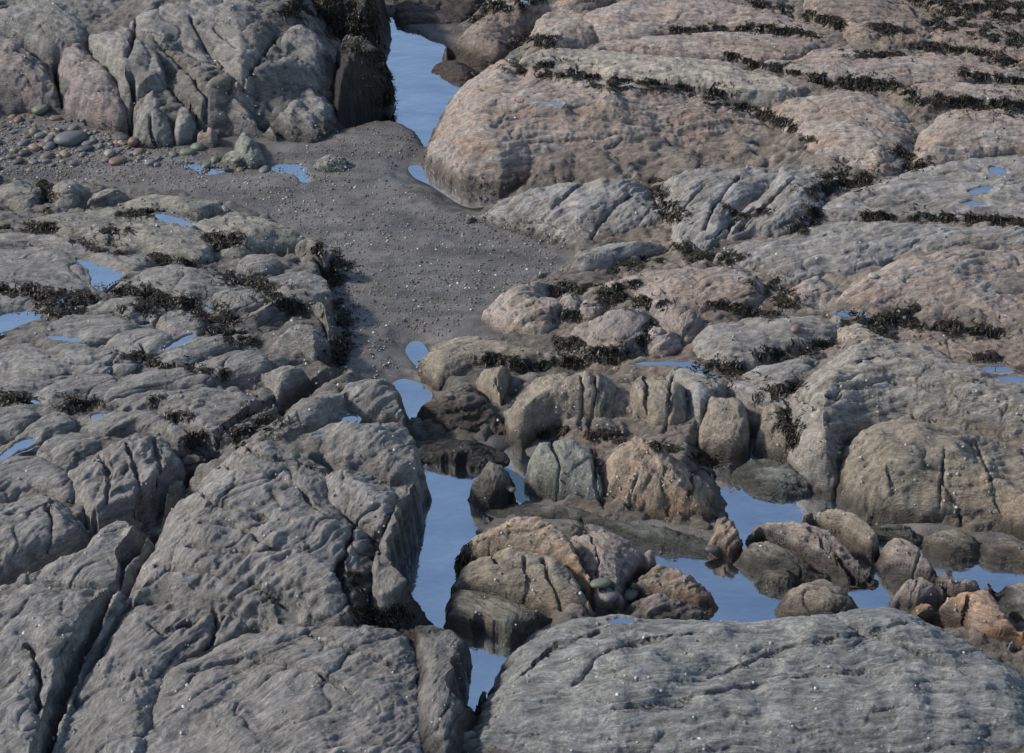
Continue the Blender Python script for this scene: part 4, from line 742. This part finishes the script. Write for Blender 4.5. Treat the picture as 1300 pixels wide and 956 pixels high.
tag(o, 'dark grey shelly sand filling the channel between the rocks', 'sand', kind='structure')
ZF = np.maximum(ZF, np.where(ZF > hs+.02, ZF, hs))
def water_mat(name, deep):
    m, nt, out, bs = newmat(name); L = nt.links.new
    tc = nn(nt, 'ShaderNodeTexCoord').outputs['Object']
    n = noise(nt, tc, 5.0, 3, .5, 0., (1., 1.6, 1.)); n2 = noise(nt, tc, 26, 2, .5)
    bp = nn(nt, 'ShaderNodeBump', inp={'Strength': .22, 'Distance': .02}); L(math_(nt, 'ADD', n, math_(nt, 'MULTIPLY', n2, .12)), bp.inputs['Height'])
    gl = nn(nt, 'ShaderNodeBsdfGlossy', inp={'Roughness': .06, 'Color': (.84, .87, .88, 1)}); L(bp.outputs[0], gl.inputs['Normal'])
    L(mixc(nt, ramp(nt, noise(nt, tc, 1.1, 4, .6, .5, (1., 2., 1.)), [(.35, 0.), (.65, 1.)]), (.72, .76, .8), (.95, .96, .96)), gl.inputs['Color'])
    tr = nn(nt, 'ShaderNodeBsdfTransparent', inp={'Color': (*deep, 1)})
    fr = nn(nt, 'ShaderNodeFresnel', inp={'IOR': 1.6}); L(bp.outputs[0], fr.inputs['Normal'])
    f = math_(nt, 'MINIMUM', math_(nt, 'ADD', math_(nt, 'MULTIPLY', fr.outputs[0], WF), WB), 1.)
    mx = nn(nt, 'ShaderNodeMixShader'); L(f, mx.inputs[0]); L(tr.outputs[0], mx.inputs[1]); L(gl.outputs[0], mx.inputs[2])
    L(mx.outputs[0], out.inputs[0]); return m
WF, WB = .85, .05
WMD = water_mat('pool_water', (.45, .5, .48)); WMP = water_mat('puddle_water', (.6, .63, .62))
def sheet(name, P, z, mat):
    me = bpy.data.meshes.new(name); c = P.mean(0); n = len(P)
    me.from_pydata([(p[0]-c[0], p[1]-c[1], 0) for p in P], [], [list(range(n))]); me.materials.append(mat)
    o = bpy.data.objects.new(name, me); C.objects.link(o); o.location = (c[0], c[1], z); return o
def inflate(P, k):
    P = np.array(P); t = np.roll(P, -1, 0)-np.roll(P, 1, 0); n = np.stack([t[:, 1], -t[:, 0]], 1); n /= np.linalg.norm(n, axis=1)[:, None]+1e-9
    A = np.sum(P[:, 0]*np.roll(P[:, 1], -1)-np.roll(P[:, 0], -1)*P[:, 1])
    return P+n*(k if A > 0 else -k)
for l, P in pools: tag(sheet('water', inflate(P, .03), -.045, WMD), l, 'tide pool', kind='structure')
for l, P, z, a, b in puddles: tag(sheet('puddle_water', inflate(P, .035), z, WMP), l, 'puddle', kind='structure')
# far ground, one coarse sheet to the horizon
m, nt, out, bs = newmat('shore_ground'); tcn = nn(nt, 'ShaderNodeTexCoord').outputs['Object']
nt.links.new(mixc(nt, noise(nt, tcn, .6, 8, .7), (.07, .062, .055), (.2, .18, .155)), bs.inputs['Base Color']); bs.inputs['Roughness'].default_value = .85
bpn = nn(nt, 'ShaderNodeBump', inp={'Strength': 1., 'Distance': .5}); nt.links.new(noise(nt, tcn, .8, 10, .7), bpn.inputs['Height']); nt.links.new(bpn.outputs[0], bs.inputs['Normal']); nt.links.new(bs.outputs[0], out.inputs[0])
xs = np.unique(np.r_[np.linspace(-600, -40, 12), np.linspace(-40, 40, 60), np.linspace(40, 600, 12)])
X, Y = np.meshgrid(xs, xs+24.)
Zg = -.55+.0*X; rr = np.maximum(np.abs(X)-9.5, np.abs(Y-24)-12.2); Zg = Zg+sst(0, 6, rr)*(.75+.5*fbm(X*.2, Y*.2, 1., 3))
tag(grid_mesh('ground', X, Y, Zg, np.ones(X.shape, bool), m), 'rocky shore beyond the traced rocks', 'ground', kind='structure')

# ---------------------------------------------------------------- scattered geometry helpers
def mesh_from(name, V, Fc, mats, mi=None, smooth=False):
    V = np.asarray(V, np.float32); Fc = np.asarray(Fc, np.int32); k = Fc.shape[1]
    me = bpy.data.meshes.new(name); me.vertices.add(len(V)); me.vertices.foreach_set('co', V.ravel())
    me.loops.add(Fc.size); me.loops.foreach_set('vertex_index', Fc.ravel())
    me.polygons.add(len(Fc)); me.polygons.foreach_set('loop_start', np.arange(0, Fc.size, k, dtype=np.int32)); me.polygons.foreach_set('loop_total', np.full(len(Fc), k, np.int32))
    for mm in mats: me.materials.append(mm)
    if mi is not None: me.polygons.foreach_set('material_index', np.asarray(mi, np.int32))
    if smooth: me.polygons.foreach_set('use_smooth', np.ones(len(Fc), bool))
    me.update(calc_edges=True); return me
def flat_mat(name, col, rough=.6, var=.35, scale=30, spec=.4):
    m, nt, out, bs = newmat(name); tc = nn(nt, 'ShaderNodeTexCoord').outputs['Object']
    c = mixc(nt, 1., col, ramp(nt, noise(nt, tc, scale, 5, .7), [(.3, 1-var), (.7, 1+var)]), 'MULTIPLY')
    nt.links.new(c, bs.inputs['Base Color']); bs.inputs['Roughness'].default_value = rough; bs.inputs['Specular IOR Level'].default_value = spec
    nt.links.new(bs.outputs[0], out.inputs[0]); return m
ZFx = np.gradient(blur(ZF, .03), GS, axis=1); ZFy = np.gradient(blur(ZF, .03), GS, axis=0)

# ---------------------------------------------------------------- seaweed
WEED = [flat_mat('black_weed', (.017, .016, .013), .42, .4, 12, .35), flat_mat('brown_weed', (.06, .042, .022), .5, .4, 12, .35), flat_mat('olive_weed', (.04, .041, .02), .5, .4, 12, .35)]
def weed(label, strokes):
    V = []; Fc = []; MI = []; ctr = None
    for rad, line in strokes:
        L = np.linalg.norm(np.diff(np.array(line, float), axis=0), axis=1).sum()
        q0 = resamp(line, max(4, int(L/3))); a_ = np.arange(len(q0))*.35
        q0 = q0+np.stack([pn(a_, line[0][0]*.37, 1.5), pn(a_, line[0][1]*.37, 7.5)], 1)*np.array([rad*1.5, rad*1.1]); rad = rad*.85
        n = int(L*rad*2*4.2)+80
        t = RNG.random(n)*(len(q0)-1); i = t.astype(int).clip(0, len(q0)-2); f = (t-i)[:, None]
        c = q0[i]*(1-f)+q0[i+1]*f
        # ragged bed: width swells and thins along the line
        wv = .22+1.3*np.abs(pn(t*.23, rad*1.7, len(V)*.01+line[0][0]*.13))*1.6
        off_ = RNG.normal(size=(n, 2))*np.array([1.4, .6])*(1+1.3*(RNG.random((n, 1)) > .85))*rad*wv[:, None]
        p = c+off_; dens = pn(p[:, 0]*.07, p[:, 1]*.13, 3.3)+.7*pn(p[:, 0]*.2, p[:, 1]*.35, 5.3) > .04+.4*(RNG.random(n)**3)
        p = p[dens]; P = pick(p[:, 0], p[:, 1], ZF)
        P = P[(P[:, 2] > -.08)]
        n = len(P)
        if not n: continue
        nx = -samp(ZFx, P[:, 0], P[:, 1]); ny = -samp(ZFy, P[:, 0], P[:, 1])
        sl = np.hypot(nx, ny)+1e-6
        th = RNG.random(n)*6.283; down = np.clip(sl, 0, 1)
        dx = np.cos(th)+nx/sl*down*1.3; dy = np.sin(th)+ny/sl*down*1.3; ll = np.hypot(dx, dy)+1e-6; dx /= ll; dy /= ll
        ln = RNG.uniform(.03, .10, n); wd = RNG.uniform(.003, .008, n); lift = RNG.uniform(.0, 1, n)**3*.018*np.minimum(1, rad/6)
        curl = RNG.normal(size=n)*.9; base = len(V)
        for s in range(5):
            a = s/4; cx = P[:, 0]+(dx*np.cos(curl*a)-dy*np.sin(curl*a))*ln*(a-.3); cy = P[:, 1]+(dy*np.cos(curl*a)+dx*np.sin(curl*a))*ln*(a-.3)
            cz = np.clip(samp(ZF, cx, cy), P[:, 2]-.05, P[:, 2]+.02)+.006+lift*(1-(2*a-.8)**2*.9)+RNG.normal(size=n)*.003
            ww = wd*(1.1-.8*abs(a-.5)); ang = th+1.57+curl*a+RNG.normal(size=n)*.25; tw = RNG.normal(size=n)*.6*ww
            V.append(np.stack([cx-np.cos(ang)*ww, cy-np.sin(ang)*ww, cz-tw], 1)); V.append(np.stack([cx+np.cos(ang)*ww, cy+np.sin(ang)*ww, cz+tw], 1))
        o = sum(len(v) for v in V[:base]); ar = np.arange(n)
        mi = RNG.choice(3, n, p=[.55, .3, .15])
        for s in range(4):
            a0 = o+2*s*n
            Fc.append(np.stack([a0+ar, a0+n+ar, a0+3*n+ar, a0+2*n+ar], 1)); MI.append(mi)
    if not V: return
    V = np.concatenate(V); Fc = np.concatenate(Fc); c = np.array([V[:, 0].mean(), V[:, 1].mean(), V[:, 2].min()])
    o = bpy.data.objects.new('seaweed', mesh_from('seaweed', V-c, Fc, WEED, np.concatenate(MI))); C.objects.link(o); o.location = c
    tag(o, label, 'seaweed')
for l, s in WEEDS: weed(l, s)

# ---------------------------------------------------------------- stones
def ico(sub=2):
    import bmesh
    bm = bmesh.new(); bmesh.ops.create_icosphere(bm, subdivisions=sub, radius=1.0)
    v = np.array([x.co[:] for x in bm.verts]); f = np.array([[w.index for w in x.verts] for x in bm.faces]); bm.free(); return v, f
iv, if_ = ico(2); iv1, if1 = ico(1)
SCOL = {'grey': (.145, .145, .14), 'dark': (.075, .075, .08), 'brown': (.17, .125, .09), 'pale': (.30, .285, .25), 'green': (.15, .165, .12), 'reddish': (.19, .125, .10), 'tan': (.235, .19, .135)}
SM = {k: flat_mat(k+'_stone', v, .55, .3, 9) for k, v in SCOL.items()}
protos = {}
for k in SCOL:
    for j in range(3):
        s = RNG.random()*50; fl = .32+.12*j
        v = iv*(1+.22*pn(iv[:, 0]*1.1+s, iv[:, 1]*1.1, iv[:, 2]*1.1)+.05*pn(iv[:, 0]*3+s, iv[:, 1]*3, iv[:, 2]*3))[:, None]
        v = np.sign(v)*np.abs(v)**.9*np.array([1, .72, fl]); protos[k, j] = mesh_from('pebble', v, if_, [SM[k]], smooth=True)
def inpoly(poly, x, y): return sdf(np.array(poly, float), np.asarray(x, float), np.asarray(y, float)) > 0
BANK = [(-20,148),(60,146),(130,158),(170,180),(182,192),(215,200),(205,212),(165,206),(120,210),(60,218),(-20,220)]
cand = np.stack([RNG.uniform(-18, 215, 2600), RNG.uniform(144, 220, 2600)], 1); cand = cand[inpoly(BANK, cand[:, 0], cand[:, 1])]
placed = []; first = {}
def stone(kk, j, px_, py_, size, rz, label, group=None, name='pebble', sink=.38):
    P = pick([px_], [py_], ZF)[0]
    me = protos[kk, j]
    if (kk, j) not in first: o = bpy.data.objects.new(name, me); first[kk, j] = o
    else: o = first[kk, j].copy(); o.name = name
    C.objects.link(o)
    hz = size*(.32+.12*j)
    o.location = (P[0], P[1], samp(ZF, P[0], P[1])+hz*(1-2*sink)*.9+.0); o.scale = (size, size, size)
    o.rotation_euler = (RNG.normal()*.15, RNG.normal()*.15, rz)
    for k_ in ('label', 'category', 'group'):
        if k_ in o: del o[k_]
    tag(o, label, 'pebble' if name == 'pebble' else 'stone', group); return o
desc = {'grey': 'smooth flat grey pebble', 'dark': 'small dark slate coloured pebble', 'brown': 'brown flat pebble', 'pale': 'pale cream pebble', 'green': 'greenish pebble', 'reddish': 'reddish brown pebble', 'tan': 'tan yellow pebble'}
specials = [('reddish', 2, 170, 183, .13, 'biggest reddish stone at the right end of the shingle bank'), ('reddish', 0, 176, 194, .11, 'flat reddish brown stone just below the biggest reddish stone'),
 ('green', 2, 250, 189, .12, 'round green cobble in front of the small tan rock at the cliff foot'), ('green', 1, 238, 195, .12, 'grey green oval cobble left of the round green one'),
 ('green', 1, 262, 211, .09, 'yellow green stone at the edge of the sand pool'), ('green', 2, 273, 204, .09, 'mossy green stone leaning on the pale green block'), ('green', 1, 52, 143, .14, 'pale green block lying under the reddish grey slab'),
 ('grey', 0, 90, 178, .3, 'largest flat greenish grey slab stone in the middle of the shingle bank'), ('brown', 0, 150, 205, .16, 'long flat orange brown stone at the lower edge of the shingle'), ('tan', 1, 82, 197, .1, 'orange tan cobble in the lower shingle bank'),
 ('tan', 2, 44, 190, .1, 'yellowish cobble at the left of the shingle bank'), ('dark', 0, 157, 176, .1, 'blue black wet pebble beside the biggest reddish stone'), ('brown', 1, 60, 200, .12, 'rust brown cobble in the lower left shingle'), ('dark', 0, 108, 190, .13, 'flat dark slate stone right of the largest slab stone'),
 ('grey', 1, 220, 197, .09, 'grey stone at the end of the shingle next to the sand pool'), ('pale', 1, 312, 232, .035, 'bright white shell like pebble alone on the open sand'), ('grey', 0, 335, 216, .11, 'flat grey stone touching the sand pool below the ragged rock'),
 ('dark', 0, 290, 217, .1, 'flat dark stone at the right tip of the sand pool'), ('tan', 1, 300, 204, .07, 'tan stone half under the pale green block'), ('brown', 0, 305, 216, .08, 'brown flat stone between the two sand pools')]
for kk, j, a, b, s, lab in specials:
    stone(kk, j, a, b, s*.8, RNG.random()*6.28, lab, name='cobble'); placed.append((a, b, s*90))
cnt = 0
for a, b in cand:
    big = RNG.random()
    s = (.02+.085*big**4)*(1.0 if b < 200 else .75)
    rp = s*75
    if any((a-c)**2+((b-d)*1.7)**2 < (rp+e)**2*.42 for c, d, e in placed): continue
    kk = RNG.choice(list(SCOL), p=[.37, .18, .13, .07, .12, .05, .08]); j = int(RNG.integers(3))
    edge = 'in the upper shingle bank under the reddish slabs' if b < 180 else 'in the lower shingle bank beside the sand'
    stone(kk, j, a, b, s, RNG.random()*6.28, desc[kk]+' '+edge, desc[kk]+'s '+edge)
    placed.append((a, b, rp)); cnt += 1
    if cnt >= 285: break
# loose rubble stones at other places
RUB = [('pale', 1, 1108, 352, .06, 'pale stone perched above the tan knob of the middle right'), ('dark', 1, 905, 700, .07, 'dark stone under water edge left of the right hand pools'), ('green', 1, 800, 757, .09, 'pale green stone in the gap left of the pinkish flat boulder'),
 ('green', 0, 762, 742, .1, 'dark green stone wedged behind the boulder heap'), ('grey', 2, 775, 762, .08, 'grey stone wedged at the foot of the purplish boulder'), ('brown', 1, 960, 785, .05, 'brown stone awash beside the green grey slab'), ('pink', 0, 0, 0, 0, ''),
 ('reddish', 2, 1010, 419, .07, 'reddish stone on the wide grey rock of the middle right'), ('brown', 1, 655, 600, .06, 'brown stone in the small bright pool behind the dark upright stone'), ('green', 1, 648, 622, .06, 'greenish stone at the near edge of the small bright pool')]
for kk, j, a, b, s, lab in RUB:
    if s: stone(kk, j, a, b, s, RNG.random()*6.28, lab, name='stone')

def scatter(name, label, cat, pts, size, cols, vt, ft, flat, group=None, smooth=False):
    n = len(pts); a = RNG.random(n)*6.283; s = size[:, None, None]
    v = vt[None]*np.array([1, .8, 1])*np.array([1, 1, 1])*np.stack([1+RNG.normal(size=n)*.15, 1+RNG.normal(size=n)*.15, flat*(1+RNG.normal(size=n)*.2)], 1)[:, None, :]
    x = v[..., 0]*np.cos(a)[:, None]-v[..., 1]*np.sin(a)[:, None]; y = v[..., 0]*np.sin(a)[:, None]+v[..., 1]*np.cos(a)[:, None]
    V = np.stack([x, y, v[..., 2]], -1)*s+pts[:, None, :]
    Fc = (ft[None]+np.arange(n)[:, None, None]*len(vt)).reshape(-1, ft.shape[1])
    mats = list(cols); pr = np.array([cols[m_] for m_ in mats]); mi = np.repeat(RNG.choice(len(mats), n, p=pr/pr.sum()), len(ft))
    o = bpy.data.objects.new(name, mesh_from(name, V.reshape(-1, 3), Fc, mats, mi, smooth)); C.objects.link(o)
    return tag(o, label, cat, kind='stuff')
# grit, small stones and broken shell over the sand
n = 70000; p = np.stack([RNG.uniform(-20, 760, n), RNG.uniform(140, 540, n)], 1)
CH = [(-20,150),(160,175),(330,205),(420,165),(500,150),(545,190),(530,225),(590,262),(720,305),(700,350),(610,390),(545,440),(540,500),(505,530),(500,480),(430,480),(435,400),(420,330),(380,290),(300,255),(180,235),(-20,235)]
p = p[inpoly(CH, p[:, 0], p[:, 1])]
bankw = np.exp(-((p[:, 0]-60)/130.)**2-((p[:, 1]-205)/30.)**2)
kp = RNG.random(len(p)) < np.clip(.3+.35*pn(p[:, 0]*.012, p[:, 1]*.03, 2.)+bankw*1.2, .24, 1); p = p[kp]
P = pick(p[:, 0], p[:, 1], ZF); ok = (P[:, 2] < .12) & (P[:, 2] > -.035); P = P[ok]; P[:, 2] = samp(ZF, P[:, 0], P[:, 1])+.002
shellw = flat_mat('shell_white', (.6, .58, .54), .6, .2)
sz = .005+.016*RNG.random(len(P))**3
scatter('shingle', 'fine stones and broken shells strewn over the channel sand', 'shingle', P, sz,
        {SM['grey']: .3, SM['dark']: .22, SM['brown']: .12, SM['tan']: .1, SM['pale']: .13, SM['reddish']: .04, shellw: .045}, iv1, if1, .5)
# barnacles and limpets over the rocks
n = 26000; p = np.stack([RNG.uniform(-10, 1310, n), RNG.uniform(-5, 965, n)], 1)
dn = .10+.5*np.clip(fbm(p[:, 0]*.012, p[:, 1]*.02, 6., 3), 0, 1)
for cx, cy, rx, ry, k in [(850,620,70,45,.55),(800,600,60,40,.3),(1190,600,110,70,.28),(700,510,70,40,.35),(1040,690,60,35,.4),(720,700,120,60,.25),(330,380,120,90,.22),(740,385,60,30,.5),(920,540,40,40,.3),(830,510,40,30,.3)]:
    dn = dn+k*np.exp(-((p[:, 0]-cx)/rx)**2-((p[:, 1]-cy)/ry)**2)
p = p[RNG.random(n) < np.clip(dn*.55, 0, 1)]
P = pick(p[:, 0], p[:, 1], ZF); P = P[P[:, 2] > .1]; P[:, 2] = samp(ZF, P[:, 0], P[:, 1])-.004
cone = np.array([[math.cos(k*math.pi/3), math.sin(k*math.pi/3), 0] for k in range(6)]+[[.45*math.cos(k*math.pi/3), .45*math.sin(k*math.pi/3), 1.] for k in range(6)]+[[0, 0, 1.1]])
cf = [[k, (k+1) % 6, 6+(k+1) % 6] for k in range(6)]+[[k, 6+(k+1) % 6, 6+k] for k in range(6)]+[[6+k, 6+(k+1) % 6, 12] for k in range(6)]
lw = flat_mat('limpet_shell', (.36, .345, .31), .75, .3, 40); lg = flat_mat('limpet_grey', (.22, .21, .19), .8, .3, 40)
scatter('barnacles', 'pale barnacles and limpets dotted over the rocks', 'barnacles', P, .0065+.013*RNG.random(len(P))**2.4, {lw: .34, lg: .52, shellw: .14}, cone, np.array(cf), .75)

# ---------------------------------------------------------------- light, camera, render
SUN_EL, SUN_AZ = math.radians(36), math.radians(-84)     # azimuth from +y (away from camera), negative = left
W = bpy.data.worlds.new('World'); bpy.context.scene.world = W; W.use_nodes = True
nt = W.node_tree; bg = nt.nodes['Background']; sky = nt.nodes.new('ShaderNodeTexSky'); sky.sky_type = 'NISHITA'; sky.sun_disc = False
sky.sun_elevation = SUN_EL; sky.sun_rotation = SUN_AZ; sky.air_density = 1.0; sky.dust_density = 1.2; sky.ozone_density = 1.2
nt.links.new(sky.outputs[0], bg.inputs[0]); bg.inputs[1].default_value = .155
sd = bpy.data.lights.new('sun', 'SUN'); sd.energy = 3.7; sd.angle = math.radians(5); sd.color = (1., .95, .88)
so = bpy.data.objects.new('sun', sd); C.objects.link(so)
from mathutils import Vector
sv = Vector((math.sin(SUN_AZ)*math.cos(SUN_EL), math.cos(SUN_AZ)*math.cos(SUN_EL), math.sin(SUN_EL)))
so.rotation_euler = (-sv).to_track_quat('-Z', 'Y').to_euler(); so.location = sv*40
cd = bpy.data.cameras.new('camera'); cd.sensor_width = 36; cd.lens = 18/math.tan(HFOV/2); cd.clip_end = 3000
co = bpy.data.objects.new('camera', cd); C.objects.link(co); co.location = (0, 0, HC); co.rotation_euler = (math.pi/2-PITCH, 0, 0)
sc_ = bpy.context.scene; sc_.camera = co; sc_.render.engine = 'CYCLES'
sc_.view_settings.view_transform = 'Standard'; sc_.view_settings.look = 'None'; sc_.view_settings.exposure = 0
sc_.cycles.transparent_max_bounces = 8; sc_.cycles.max_bounces = 6
